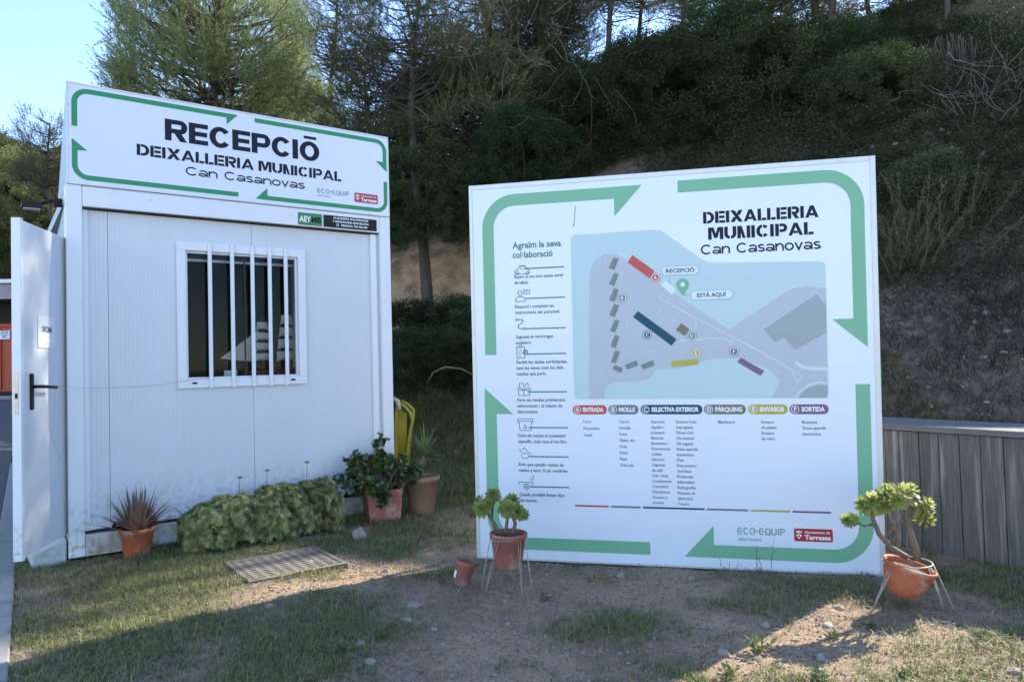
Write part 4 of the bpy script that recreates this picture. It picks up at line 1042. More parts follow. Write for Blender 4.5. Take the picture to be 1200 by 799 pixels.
def tree_from(name, parts, loc, rz, s, label, cat, group, mats):
    root = empty(name, loc, (0, 0, rz), label, cat, group); root.scale = (s, s, s)
    obs = []
    for (nm, me), mt in zip(parts, mats):
        o = bpy.data.objects.new(nm, me); C.objects.link(o); o.parent = root
        if me.materials[0] != mt:
            o.material_slots[0].link = 'OBJECT'; o.material_slots[0].material = mt
        obs.append(o)
    return root
def meshes(wood, limbw, V, T, m):
    out = []
    for nm, mb, mt in (('trunk', wood, MT['bark']), ('branches', limbw, MT['bark'])):
        if mb is None: continue
        o = mb.obj(nm, mt); out.append((nm, o.data)); bpy.data.objects.remove(o)
    o = big('crown', V, T, m); out.append(('crown', o.data)); bpy.data.objects.remove(o)
    return out
def fluffy(seed, clumps, sprays, nper, csize=.26, nl=.062, inner=.35):
    """pine with a crown of radius 1 round the origin: trunk, limbs to every clump, brushes of needles"""
    r = np.random.default_rng(seed); wood = MB(); limbw = MB()
    zz = np.linspace(-4.2, 1.0, 10); ph = r.random()*6
    tr = np.stack([.10*np.sin(zz*1.3+ph)-.10*np.sin(ph), .10*np.cos(zz*1.1+ph)-.1*np.cos(ph), zz], 1)
    wood.tube(tr, list(.085*(1-(zz+4.2)/6.2)+.004), 10)
    u = unit(r.normal(size=(clumps, 3))); u[:, 2] = np.where((u[:, 2] < -.45), u[:, 2]*.4, u[:, 2]); u = unit(u)
    lump = 1+.20*np.sin(u[:, 0]*3.3+seed)*np.cos(u[:, 1]*3.7+seed*2)+.13*np.sin(u[:, 2]*7+seed)
    rad = (inner+(1-inner)*r.random(clumps)**.5)*lump
    c = u*rad[:, None]*np.array([1, 1, 1.12]); P0 = []; D0 = []; LL = []
    for i in range(clumps):
        zt = np.clip(c[i, 2]-.35*np.hypot(c[i, 0], c[i, 1]), -1.1, .95)
        b = np.array([np.interp(zt, zz, tr[:, k]) for k in range(3)]); e = c[i]; mid = (b+e)/2+np.array([0, 0, -.05])+r.normal(size=3)*.05
        if i % 2 == 0: limbw.tube([b, mid, e], [.016, .010, .004], 4, False)
        o = unit(c[i]*np.array([1, 1, .4])+1e-3)
        for q in range(sprays):
            d = unit(o*.75+np.array([0, 0, .65])+r.normal(size=3)*.55); st = e+r.normal(size=3)*csize*.30; L = csize*(.6+.7*r.random())
            P0.append(st); D0.append(d); LL.append(L)
    P0 = np.repeat(np.array(P0), nper, 0); D0 = np.repeat(np.array(D0), nper, 0); LL = np.repeat(np.array(LL), nper)
    t = rng.random(len(P0)); bend = np.array([0, 0, 1.])*(t**2*LL*.15)[:, None]
    P = P0+D0*(t*LL)[:, None]+bend
    Nn = unit(D0*1.0+unit(rng.normal(size=P.shape))*.65)
    V, T = tri_needles(P, Nn, nl*(1.15-.5*t)*(.7+.6*rng.random(len(P))), .0042+.0022*rng.random(len(P)))
    return wood, limbw, V, T
PA = meshes(*fluffy(5, 480, 14, 28, .19, .042, .35), MT['needle_sunlit'])
PB_ = meshes(*fluffy(9, 260, 12, 28, .22, .055), MT['needle'])
PC_ = meshes(*fluffy(14, 230, 12, 28, .24, .06), MT['needle'])
PD_ = meshes(*fluffy(27, 170, 12, 28, .24, .06), MT['needle'])
BAm = [('crown', None)]
def bmesh_(seed, n, cl, leaf, mt, **k):
    V, T = bush(seed, n, cl, leaf, **k); o = big('foliage', V, T, mt); me = o.data; bpy.data.objects.remove(o); return me
B1 = bmesh_(3, 60000, 420, .030, MT['oak'], spread=.13, inner=.55); B2 = bmesh_(8, 60000, 360, .032, MT['oak'], spread=.14, inner=.5); B3 = bmesh_(15, 26000, 150, .045, MT['shrub'], spread=.2)
def stems_mesh(seed, n=7):
    r = np.random.default_rng(seed); m = MB()
    for i in range(n):
        u = unit(r.normal(size=3)); u[2] = abs(u[2])+.3; u = unit(u); p = np.array([0, 0, -.8]); P = [p]
        for k in range(4): p = p+(u*.42+r.normal(size=3)*.06)*np.array([1, 1, 1.]); P.append(p)
        m.tube(P, [.018, .013, .009, .006, .003], 5, False)
    o = m.obj('stems', MT['bark']); me = o.data; bpy.data.objects.remove(o); return me
SM = stems_mesh(5)

def at(px, depth, off=0):
    """ground spot under a picture column at a given depth"""
    x = (px-600)/850*depth; return (x, depth, gz1(x, depth)+off)

GP = 'pines on the wooded bank'
def pine_c(px, py, depth, rad, proto, rz, label, mt=None, tall=1.0):
    """a pine whose crown centre stands at this column, height and depth"""
    x, y, z = at(px, depth); zc_ = CH+(423-(px-600)*.025-py)/850*depth; m_ = mt or MT['needle']
    root = tree_from('pine_tree', proto, (x, y, z-.05), rz, 1, label, 'tree', GP, [MT['bark'], MT['bark'], m_])
    root.scale = (rad, rad, rad*tall)
    for o in root.children: o.location = (0, 0, (zc_-z+.05)/(rad*tall))
    return root
for a in ((255, 72, 14.5, 2.05, PA, .4, 'bushy sunlit yellow-green pine rising behind the RECEPCIÓ sign', 'needle_sunlit', 1.15),
          (352, 135, 17.5, 1.25, PA, 2.3, 'bright pine half hidden behind the right end of the roof sign', 'needle_sunlit'),
          (57, 190, 17, .75, PB_, 1.0, 'small slender pine left of the roof sign against open sky', 'needle', 1.3),
          (400, 40, 21, 1.5, PD_, 4.0, 'open pine seen against the sky right of the bushy pine'),
          (440, 150, 14, 1.15, PB_, 2.6, 'pine just right of the roof sign with dark drooping boughs'),
          (492, 60, 13.5, 1.5, PC_, 5.6, 'tall pine whose boughs reach across the top between cabin and board'),
          (560, 130, 14.0, 1.25, PB_, .8, 'dark pine above the gap between cabin and board'),
          (580, 10, 16, 1.7, PD_, 1.7, 'tall pine at the top of the picture left of the board'),
          (648, 75, 17.5, 1.4, PC_, 1.1, 'pine above the left end of the map board'),
          (872, -20, 15.5, 1.35, PD_, 5.2, 'pine with a bare trunk above the right half of the board'),
          (1110, 40, 14.5, 1.3, PC_, 1.2, 'pine above the tangled dry brush'),
          (1150, 20, 15.5, 1.2, PB_, .2, 'pine at the top right corner of the picture'),
          (1225, 80, 12.5, 1.2, PD_, 1.9, 'rightmost pine at the edge of the picture'),
          (915, 10, 18, 1.5, PB_, 0.2, 'pine behind the dark oak above the board title'),
          (620, 100, 16, 1.2, PB_, 2.2, 'lower pine behind the left end of the board'),
          (727, -52, 15.8, 1.25, PD_, 2.0, 'pine with a thick straight bare trunk above the middle of the board'),
          (767, -30, 17.5, 1.1, PD_, 3.0, 'pine with a thin dark trunk just right of the thick straight one'),
          (678, -25, 17, 1.15, PD_, 3.3, 'slanting pine left of the thick straight trunk'),
          (812, -35, 19, 1.2, PC_, 2.4, 'pine high on the bank right of the thin dark trunk'),
          (975, -45, 17.0, 1.2, PC_, 3.6, 'pine at the top edge left of the sky gap over the board corner'),
          (1029, -55, 15.5, 1.15, PD_, 5.0, 'pine with a dark trunk standing in the sky gap over the board corner'),
          (1118, -140, 12.6, .85, PD_, .3, 'thick trunked pine draped with dry creeper at the upper right', 'needle', 1.35),
          (640, 15, 16.5, 1.25, PB_, 4.4, 'pine filling the top edge left of the slanting pine'),
          (1185, 40, 15.5, 1.2, PC_, 2.9, 'pine at the right edge above the dry brush'),
          (1000, -112, 13.1, 1.6, PB_, 3.9, 'pine added on the bank, its unseen crown above the picture shading the cabin door', 'needle', 1.25)):  # added pine, crown raised out of view to shade the open door
    pine_c(*a[:7], mt=MT[a[7]] if len(a) > 7 else None, tall=a[8] if len(a) > 8 else 1.0)

def bush_at(px, depth, zc, r, me, rz, label, mt=None, cat='shrub', grp='shrubs on the bank', name='shrub', sz=None):
    x = (px-600)/850*depth
    root = empty(name, (x, depth, zc), (0, 0, rz), label, cat, grp)
    root.scale = sz or (r, r, r)
    for nm, mm in (('foliage', me), ('stems', SM)):
        o = bpy.data.objects.new(nm, mm); C.objects.link(o); o.parent = root
        if nm == 'foliage' and mt and mm.materials[0] != mt: o.material_slots[0].link = 'OBJECT'; o.material_slots[0].material = mt
    return root
def zc(py, depth): return CH+(423-py)/850*depth   # height of a picture row at a depth
gt = 'evergreen oaks on the bank'
oaks = [(780, 13.0, 135, 1.35, B1, 'dense dark evergreen oak above the middle of the board'), (905, 12.5, 140, 1.40, B2, 'large dark green oak above the board title'),
        (985, 12.5, 120, 1.2, B1, 'dark oak above the top right corner arrow of the board'), (690, 13.5, 165, 1.2, B2, 'rounded oak above the top left arrow head of the board'),
        (620, 12.5, 190, 1.0, B1, 'low oak behind the top left corner of the board'), (865, 14.5, 88, 1.35, B1, 'oak higher on the bank above the dense dark oak'),
        (745, 14.5, 125, 1.15, B2, 'oak high on the bank around the straight bare trunk'), (955, 14.0, 95, 1.15, B2, 'oak near the top of the picture left of the thick trunked pine'),
        (1040, 11.0, 130, .9, B1, 'dark oak just right of the board top'), (505, 12.6, 225, .95, B2, 'dark oak overhanging the bare earth scarp'), (450, 12.2, 255, .7, B1, 'small dark oak against the right post of the cabin'),
        (560, 12.8, 245, .8, B1, 'dark oak hidden partly by the left edge of the board'), (565, 15, 130, 1.3, B2, 'oak under the tall dark pine between cabin and board'), (632, 15, 150, 1.1, B1, 'oak in the shade beneath the pine above the board left end'), (1180, 12.5, 95, 1.0, B2, 'dark oak behind the tangled dry brush'),
        (1110, 11.5, 165, 1.0, B1, 'dark oak above the upright grey-green shrub'), (1200, 11.0, 165, .95, B2, 'dark oak at the right edge of the picture'), (1050, 13.2, 105, 1.05, B2, 'dark oak around the thick trunk'), (1140, 14, 80, 1.3, B1, 'large oak high on the bank at the upper right'),
        (820, 15.5, 105, 1.3, B2, 'oak near the crest above the middle of the board'), (670, 16, 130, 1.2, B1, 'oak near the crest above the left half of the board'), (500, 16, 150, 1.3, B1, 'oak on the bank behind the dark drooping boughs'), (440, 15, 215, 1.0, B2, 'low oak behind the right end of the roof sign')]
for i, (px, dp, py, r_, me_, lb) in enumerate(oaks):
    bush_at(px, dp, zc(py, dp), r_, me_, i*1.3, lb, MT['oak'], 'tree', gt, 'evergreen_oak')
shr = [(1130, 9.6, 250, .6, B3, 'dark round shrub between the broom and the right edge'), (1185, 9.0, 255, .5, B3, 'shrub at the right edge beneath the dry brush'), (1055, 9.4, 235, .6, B3, 'dark shrub just right of the board top corner'),
       (1085, 8.6, 250, .62, B3, 'upright grey-green shrub on the bank right of the board'), (1120, 9.2, 290, .55, B3, 'low shrub below the upright grey-green one'), (1050, 9.0, 310, .5, B3, 'shrub touching the board right edge'),
       (1165, 8.2, 395, .42, B3, 'small green shrub above the timber wall'), (1195, 9.5, 215, .55, B3, 'dark shrub at the right edge under the dry brush'), (1045, 7.2, 450, .25, B3, 'tiny shrub behind the timber wall next to the board'),
       (475, 10.2, 394, .55, B3, 'dark green shrub behind the cabin corner'), (535, 10.4, 392, .6, B3, 'dark green shrub left of the board edge on the bank'), (500, 9.2, 425, .5, B3, 'lower shrub at the foot of the bank between cabin and board'), (548, 9.0, 430, .4, B3, 'small shrub by the board left edge at the foot of the bank'),
       (1150, 10, 235, .75, B3, 'broad dull shrub under the dry brush'), (1075, 10.5, 205, .7, B3, 'dark shrub above the upright grey-green one'), (1095, 8.0, 345, .40, B3, 'low dull shrub on the bank above the middle planks'), (1185, 8.8, 300, .45, B3, 'shrub by the bare earth at the right edge'), (1135, 7.6, 440, .22, B3, 'small tuft of shrub in the litter over the wall')]
for i, (px, dp, py, r_, me_, lb) in enumerate(shr):
    bush_at(px, dp, zc(py, dp), r_, me_, i*1.7+.4, lb, MT['shrub'] if i < 9 or i > 12 else MT['oak'], sz=(r_*1.15, r_*1.15, r_*.95))
# trees beyond the road on the left
for i, (px, dp, py, r_, lb) in enumerate(((10, 38, 235, 3.8, 'olive-green tree at the far left edge behind the shed'), (48, 38, 262, 3.2, 'sunlit olive-green tree behind the floodlight'), (70, 36, 225, 2.9, 'tree between the far left trees and the roof sign'),
                                       (15, 41, 300, 3.2, 'low dark tree behind the shed roof'), (-60, 39, 250, 4.2, 'tree just outside the left edge'), (62, 40, 310, 2.9, 'low tree hidden mostly by the open door'), (-10, 36, 200, 3.0, 'tall far tree on the left skyline'), (30, 37, 275, 2.6, 'dense dark tree directly behind the open door'), (88, 34, 280, 2.3, 'dark tree whose crown meets the cabin side'), (45, 34, 215, 2.4, 'rounded tree on the left skyline'))):
    bush_at(px, dp, zc(py, dp), r_, (B1, B2)[i % 2], i*2.1, lb, MT['oakL'], 'tree', 'trees beyond the road', 'leafy_tree')

# fallen branch arching over dark undergrowth, between cabin and board
def branch_obj(name, pts, rad, label, cat='branch', mt='twig'):
    MB().tube(pts, rad, 6).obj(name, MT[mt], label=label, cat=cat)
def P3(px, py, dp): 
    d = fwd+rgt*(px-600)/FPX+upv*(399.5-py)/FPX; p = d*dp/d[1]; return (p[0], p[1], p[2]+CH)
branch_obj('fallen_branch', [P3(500, 450, 8.3), P3(508, 436, 8.3), P3(522, 430, 8.3), P3(540, 432, 8.4), P3(556, 440, 8.5)], [.007, .012, .013, .011, .007], 'bare arched branch on the dark bank between cabin and board')
branch_obj('dry_branch', [P3(1040, 275, 8.1), P3(1050, 300, 8.0), P3(1060, 320, 8.0), P3(1060, 335, 8.1)], [.004, .010, .008, .004], 'pale bent dead stem on the bank right of the board')

# dry brush tangle top right, hanging creeper
def tangle(name, centre, size, n, L, label, droop=.0, mt='creep', rad=.006):
    r = np.random.default_rng(abs(hash(label)) % 1000 if False else len(label)); m = MB()
    for i in range(n):
        p = np.array(centre)+r.normal(size=3)*np.array(size)*.5; d = unit(r.normal(size=3)+np.array([0, 0, .3-droop*2])); P = [p]
        for k in range(6):
            d = unit(d+r.normal(size=3)*.35+np.array([0, 0, -droop*.5])); P.append(P[-1]+d*L/6)
        m.tube(P, [rad, rad*.9, rad*.8, rad*.7, rad*.6, rad*.5, rad*.3], 3, False)
    return m.obj(name, MT[mt], label=label, cat='brush', kind='stuff')
tangle('dry_brush', P3(1178, 140, 9.8), (.75, .5, .6), 190, .9, 'tangle of bare grey twigs at the right edge above the bank', mt='twig')
r_c = np.random.default_rng(31); m = MB()
for i in range(260):
    px = r_c.uniform(1078, 1168); py = r_c.uniform(35, 95)+.3*abs(px-1120); dp = 10.7+r_c.normal()*.12; L = r_c.uniform(.3, .95)
    p = np.array(P3(px, py, dp)); d = np.array([r_c.normal()*.25, r_c.normal()*.2, -.6]); P = [p]
    for k in range(6): d = unit(d*.75+np.array([0, 0, -.35])+r_c.normal(size=3)*.09); P.append(P[-1]+d*L/6)
    m.tube(P, [.005, .005, .0045, .004, .0035, .003, .002], 3, False)
m.obj('hanging_creeper', MT['creep'], label='curtain of dry hanging creeper strands below the top right pines', cat='creeper')
def broom(px, py, depth, s_, seed, label):
    x = (px-600)/850*depth; z = CH+(423-(px-600)*.025-py)/850*depth; r = np.random.default_rng(seed)
    root = empty('broom_shrub', (x, depth, z), (0, 0, 0), label, 'shrub', 'shrubs on the bank'); m = MB(); Ps = []; Ds = []
    for i in range(80):
        d = unit(np.array([r.normal()*.38, r.normal()*.38, 1.])); L = s_*r.uniform(.6, 1.1); p = np.array([r.normal()*.12, r.normal()*.12, 0])*s_; P = [p]
        for k in range(5): d = unit(d+r.normal(size=3)*.10); P.append(P[-1]+d*L/5)
        m.tube(P, [.007, .006, .005, .004, .003, .002], 3, False)
        P = np.array(P); t = r.uniform(.2, 1, 150)*5; k = np.minimum(t.astype(int), 4); Q = P[k]+(P[k+1]-P[k])*(t-k)[:, None]
        Ps.append(Q+r.normal(size=Q.shape)*.012*s_); Ds.append(unit(np.tile(d, (150, 1))+r.normal(size=Q.shape)*.5))
    m.obj('stems', MT['twig'], root)
    Ps = np.concatenate(Ps); Ds = np.concatenate(Ds); V, T = tri_needles(Ps, Ds, .05*(.6+.8*r.random(len(Ps))), .006+.004*r.random(len(Ps))); big('foliage', V, T, MT['broom'], root)
MT['broom'] = mat('broom_foliage', (.075, .090, .040), .7, (.18, .175, .09), island=1, transl=.35, spec=.2)
broom(1095, 335, 8.3, 1.35, 3, 'tall upright olive broom shrub on the bank right of the board')
broom(1060, 345, 8.0, .95, 5, 'smaller broom shrub between the tall one and the board edge')
broom(1130, 350, 8.3, .9, 6, 'broom shrub leaning right beside the tall one')
broom(1180, 440, 7.6, .5, 7, 'low broom shrub above the timber wall at the right')
broom(470, 470, 9.5, .7, 8, 'rough broom shrub behind the yellow chair')
tangle('dead_branches', P3(590, 70, 12.5), (3.0, 1.2, 1.8), 70, 1.2, 'bare dead branches among the pines above the board left corner', rad=.009)
tangle('bare_twigs', P3(1110, 410, 7.7), (1.1, .8, .3), 150, .5, 'thin bare twigs lying over the litter behind the timber wall', mt='twig', rad=.0035)

# ------------------------------------------------------------------ hillside ground cover
def scatter(n, x0, x1, y0, y1, dens, r=rng):
    P = np.stack([r.uniform(x0, x1, n), r.uniform(y0, y1, n)], 1)
    keep = r.random(n) < dens(P[:, 0], P[:, 1]); return P[keep]
def blades(P, h, w, lean, name, mt, label):
    n = len(P); x, y = P[:, 0], P[:, 1]; z = gz(x, y)
    b = np.stack([x, y, z-.004], 1); a = rng.random(n)*2*math.pi
    S = np.stack([np.cos(a), np.sin(a), 0*a], 1); Ld = np.stack([np.cos(a+1.3), np.sin(a+1.3), 0*a], 1)
    ln = (lean*(.3+rng.random(n)*1.2))[:, None]*h[:, None]; w = w[:, None]; hh = h[:, None]; U = np.array([0, 0, 1.])
    V = np.empty((n, 5, 3)); V[:, 0] = b-S*w/2; V[:, 1] = b+S*w/2
    V[:, 2] = b+S*w*.38+U*hh*.55+Ld*ln*.35; V[:, 3] = b-S*w*.38+U*hh*.55+Ld*ln*.35; V[:, 4] = b+U*hh*np.maximum(.25, 1-.35*ln/hh)+Ld*ln
    k = np.arange(n)[:, None]*5
    T = np.concatenate([k+np.array([[0, 1, 2]]), k+np.array([[0, 2, 3]]), k+np.array([[3, 2, 4]])])
    o = big(name, V.reshape(-1, 3), T, MT[mt]); return props(o, label=label, cat='grass', kind='stuff')
def leafcover(P, h, name, mt, label):
    n = len(P); hh = h*rng.random(n)**1.2*(.1+2.6*np.clip(vnoise(P[:, 0]*1.3, P[:, 1]*1.3)-.3, 0, 1)+.9*np.clip(vnoise(P[:, 0]*4, P[:, 1]*4)-.4, 0, 1)); Q = np.stack([P[:, 0], P[:, 1], gz(P[:, 0], P[:, 1])+hh], 1)
    V, T = leaf_quads(Q, unit(rng.normal(size=(n, 3))+np.array([-.3, -.5, .4])), .02+.04*rng.random(n)**2, .010+.018*rng.random(n)**2)
    return props(big(name, V, T, MT[mt]), label=label, cat='undergrowth', kind='stuff')
def clumpy(P, k, s):
    Q = np.repeat(P, k, 0); return Q+rng.normal(size=Q.shape)*s
BQ = np.array([-.27, 4.89]); BD = np.array([.974, -.227])
def blocked(x, y):
    """inside cabin, on the grate or under the board line, road"""
    c, s = math.cos(YAW), math.sin(YAW); u = (x-CO[0])*c+(y-CO[1])*s; v = -(x-CO[0])*s+(y-CO[1])*c
    cab = (u > -.02)&(u < 2.44)&(v > .0)&(v < 2.5)
    ud = (x+1.91)*c+(y-4.75)*s; vd = -(x+1.91)*s+(y-4.75)*c
    grt = (ud > .02)&(ud < .60)&(vd < -.01)&(vd > -.55)
    q = (x-WO[0])*WN[0]+(y-WO[1])*WN[1]; wl_ = (q > -.01)&(q < .54)&(x > 1)
    return cab | grt | wl_ | ((kerbdist(x, y) > -.0)&(x < -1)&(y > 3.2))
free = lambda d: (lambda x, y: np.where(blocked(x, y), 0, d(x, y)))
hillm = lambda x, y: np.maximum(ss(hilld(x, y), -.3, .5), ss((x-WO[0])*WN[0]+(y-WO[1])*WN[1], .54, .7)*(x > 1.5))
# near lawn
P = scatter(95000, -3.6, 3.6, 2.7, 7.2, free(lambda x, y: np.clip(turf(x, y)**1.6*1.1, 0, 1)*(1-.6*hillm(x, y))))
P = clumpy(P, 6, .016); n = len(P)
blades(P, .018+.045*rng.random(n)**1.7+.02*ss(P[:, 1], 5, 6), .0028+.0022*rng.random(n), .9, 'grass', 'grass', 'short green grass in patches on the dry soil')
P = scatter(60000, -3.6, 3.6, 2.7, 7.2, free(lambda x, y: np.clip(.25+turf(x, y)*.6-.45*ss(x, -.4, .1)*ss(1.4-x, 0, .6)*(y < 4.6), .03, 1)*(1-.5*hillm(x, y))))
P = clumpy(P, 4, .02); n = len(P)
blades(P, .014+.040*rng.random(n)**2, .0022+.0016*rng.random(n), 2.6, 'dry_grass', 'straw', 'dry straw lying among the green grass')
# taller tufts by the cabin foot and the gap
def strip(x, y):
    c, s = math.cos(YAW), math.sin(YAW); u = (x-CO[0])*c+(y-CO[1])*s; v = -(x-CO[0])*s+(y-CO[1])*c
    return np.where((v < -.02)&(v > -.42)&(u > .35)&(u < 2.5), .75*ss(v, -.42, -.2), 0)+.35*ss(y, 6.2, 7.2)*(x > -1.2)*(x < 1)
P = scatter(9000, -3.2, .9, 4.2, 9.5, free(strip)); P = clumpy(P, 6, .02); n = len(P)
blades(P, .05+.07*rng.random(n), .004+.003*rng.random(n), .9, 'tall_grass', 'grass', 'longer grass along the foot of the cabin')
# gap lawn and bank
P = scatter(16000, -2.6, 1.2, 6.8, 13, free(lambda x, y: .8+0*x)); P = clumpy(P, 4, .04); n = len(P)
blades(P, .05+.10*rng.random(n), .007+.006*rng.random(n), .9, 'bank_grass', 'grass', 'dark rough grass on the bank between cabin and board')
P = scatter(22000, 2.2, 8, 5.0, 12.5, free(lambda x, y: hillm(x, y)*(.25+.5*(vnoise(x*2, y*2) > .5)))); P = clumpy(P, 4, .05); n = len(P)
blades(P, .04+.14*rng.random(n), .004+.004*rng.random(n), 1.2, 'bank_weeds', 'shrub', 'sparse dull weeds over the dry litter right of the board')
P = scatter(40000, 2.2, 8, 5.0, 12.5, free(lambda x, y: hillm(x, y)*.8)); P = clumpy(P, 3, .03); n = len(P)
blades(P, .01+.07*rng.random(n)**2, .003+.003*rng.random(n), 3.0, 'bank_litter', 'creep', 'pine litter and dead stalks covering the bank')
# clumps of dark low plants on the hill under trees
P = scatter(60000, 2.4, 8, 6.8, 14, lambda x, y: ss(hilld(x, y)+fbm(x*.9, y*.9)*2, 1.3, 2.6)*.9); P = clumpy(P, 5, .06); n = len(P)
leafcover(P, .30, 'bank_scrub', 'scrub', 'low dull scrub covering the upper bank right of the board')
P = scatter(70000, -7, 9, 9, 19, lambda x, y: ss(hilld(x, y), 1.5, 5)*.8*(1-ss(hilld(x, y), 3.4, 4.0)*(1-ss(hilld(x, y), 4.8, 5.4))*.95)); P = clumpy(P, 4, .07); n = len(P)
leafcover(P, .45, 'undergrowth', 'oak', 'dark undergrowth under the trees on the bank')

# pebbles
def ico(sub):
    bm = bmesh.new(); bmesh.ops.create_icosphere(bm, subdivisions=sub, radius=1)
    V = np.array([v.co[:] for v in bm.verts]); F = np.array([[v.index for v in f.verts] for f in bm.faces]); bm.free(); return V, F
IV, IF = ico(1)
def pebbles(P, size, name, mt, label):
    n = len(P); z = gz(P[:, 0], P[:, 1]); sc3 = size[:, None]*(.65+.7*rng.random((n, 3)))*np.array([1, 1, .6])
    jit = 1+.28*rng.normal(size=(n, len(IV), 1)).clip(-1.3, 1.3)*.6
    V = IV[None]*jit*sc3[:, None]; a = rng.random(n)*6.28; ca_, sa_ = np.cos(a)[:, None], np.sin(a)[:, None]
    Xr = V[..., 0]*ca_-V[..., 1]*sa_; Yr = V[..., 0]*sa_+V[..., 1]*ca_
    V = np.stack([Xr+P[:, 0:1], Yr+P[:, 1:2], V[..., 2]+(z+size*.12)[:, None]], -1)
    T = (IF[None]+(np.arange(n)*len(IV))[:, None, None]).reshape(-1, 3)
    return props(big(name, V.reshape(-1, 3), T, MT[mt]), label=label, cat='pebbles', kind='stuff')
dirt = lambda x, y: (1-turf(x, y)*.8)*(.25+.75*vnoise(x*3+9, y*3))
P = scatter(34000, -2.6, 3.4, 2.75, 6.0, free(dirt)); pebbles(P, .0018+.011*rng.random(len(P))**6, 'gravel', 'stone', 'small pebbles and crumbs of soil scattered over the dirt')
P = scatter(16000, -2.6, 3.4, 2.75, 6.0, free(dirt)); pebbles(P, .003+.010*rng.random(len(P))**3, 'soil_crumbs', 'crumb', 'brown crumbs and clods of dry soil')
P = scatter(5200, -3.2, 3.4, 2.75, 6.6, free(lambda x, y: .35+.65*vnoise(x*2.5, y*2.5+4))); n = len(P); Q = np.stack([P[:, 0], P[:, 1], gz(P[:, 0], P[:, 1])+.006], 1)
V, T = leaf_quads(Q, unit(rng.normal(size=(n, 3))*np.array([1, 1, .25])), .008+.020*rng.random(n)**2, .006+.008*rng.random(n)); props(big('leaf_litter', V, T, MT['litter']), label='small dry brown leaves fallen on soil and grass', cat='leaves', kind='stuff')
P = scatter(9000, 2.3, 7.5, 5.3, 11, free(lambda x, y: hillm(x, y)*.9)); n = len(P); Q = np.stack([P[:, 0], P[:, 1], gz(P[:, 0], P[:, 1])+.012], 1)
V, T = leaf_quads(Q, unit(rng.normal(size=(n, 3))*np.array([1, 1, .4])), .02+.05*rng.random(n)**2, .012+.02*rng.random(n)); props(big('bank_leaf_litter', V, T, MT['litter']), label='dead leaves and bark scraps covering the bank above the timber wall', cat='leaves', kind='stuff')
P = scatter(900, 2.4, 7, 5.2, 11, free(lambda x, y: hillm(x, y)*ss(vnoise(x*.9+3, y*.9), .45, .7))); pebbles(P, .012+.05*rng.random(len(P))**3, 'bank_stones', 'stone', 'pale stones scattered on the bank right of the board')

IV2, IF2 = ico(3)
def rock(loc, size, label, mt='rock', flat=.62, seed=0, name='stone'):
    r = np.random.default_rng(seed+5); V = IV2.copy()
    for k in range(4):
        dr = unit(r.normal(size=3)); ph = r.random()*6; V = V*(1+.10*np.sin((IV2@dr)*(2.2+k*1.5)+ph)[:, None])
    for k in range(7):
        dr = unit(r.normal(size=3)); h = .74+.16*r.random(); dd = V@dr; V = V-np.where(dd > h, dd-h, 0)[:, None]*dr*.9
    V = V*size*np.array([1, .8, flat]); x, y = loc
    o = big(name, V, IF2, MT[mt], smooth=True); o.location = (x, y, gz1(x, y)+size*flat*.30); o.rotation_euler = (0, 0, r.random()*6)
    return props(o, label, 'stone', 'loose stones on the ground')
rocks = [((-1.17, 5.42), .075, 'large tan rock in the grass left of the square planter', 'rock', .8), ((-1.34, 4.73), .034, 'tan stone resting on the slotted grate', 'rock', .75),
         ((-.57, 3.97), .048, 'flat pale stone nearest the dirt patch left of the board', 'rockw', .4), ((-.57, 3.74), .036, 'pale stone just in front of the flat one on the dirt', 'rockw', .5),
         ((-1.32, 3.87), .030, 'grey stone in the grass in front of the grate', 'rockw', .6), ((-1.31, 4.03), .026, 'brown stone between the grate and the grey stone', 'rock', .5),
         ((-.42, 3.60), .024, 'small whitish stone in the middle of the dirt', 'rockw', .6), ((-.11, 3.22), .018, 'tiny white stone near the bottom middle of the picture', 'rockw', .7),
         ((-.66, 3.21), .032, 'grey stone in the grass nearest the bottom edge', 'rockw', .5), ((-.74, 3.40), .027, 'rounded stone in the weeds behind the bottom grey stone', 'rock', .6),
         ((-.83, 4.60), .026, 'stone at the dirt edge right of the grate', 'rockw', .6), ((.91, 3.27), .030, 'tan stone at the shadow edge in front of the board', 'rock', .8),
         ((1.31, 3.20), .022, 'white stone lying in the sunlit grass in front of the board', 'rockw', .8), ((1.50, 3.56), .032, 'pale flat stone in front of the right potted plant', 'rockw', .45),
         ((1.24, 3.06), .030, 'stone half sunk in the bright grass at the bottom', 'rockw', .6), ((1.66, 3.80), .030, 'stone left of the right wire stand', 'rockw', .5), ((2.02, 3.0), .032, 'grey stone near the bottom right corner', 'rockw', .6), ((1.20, 3.58), .030, 'stone under the board shadow right of centre', 'rockw', .5),
         ((.62, 4.42), .035, 'brown stone at the foot of the board left of the logo', 'rock', .6), ((1.03, 4.36), .030, 'stone at the foot of the board near the bottom arrow', 'rock', .6)]
for i, (l_, s_, lb, mt_, fl2) in enumerate(rocks): rock(l_, s_, lb, mt_, fl2, i)

# litter: fallen twigs on the dirt
m = MB(); rr_ = np.random.default_rng(9)
for i in range(420):
    x, y = rr_.uniform(-2.0, 2.8), rr_.uniform(2.85, 5.2)
    if bool(blocked(np.array(x), np.array(y))): continue
    a = rr_.random()*6.28; L = .02+.16*rr_.random()**2.5; P = []
    for k in range(4):
        P.append((x, y, gz1(x, y)+.006+.01*rr_.random())); a += rr_.normal()*.3; x += math.cos(a)*L/3; y += math.sin(a)*L/3
    m.tube(P, .0009+.0014*rr_.random(), 4, False)
m.obj('twig_litter', MT['straw'], kind='stuff', label='thin dry stalks and twigs lying on the soil', cat='twigs')

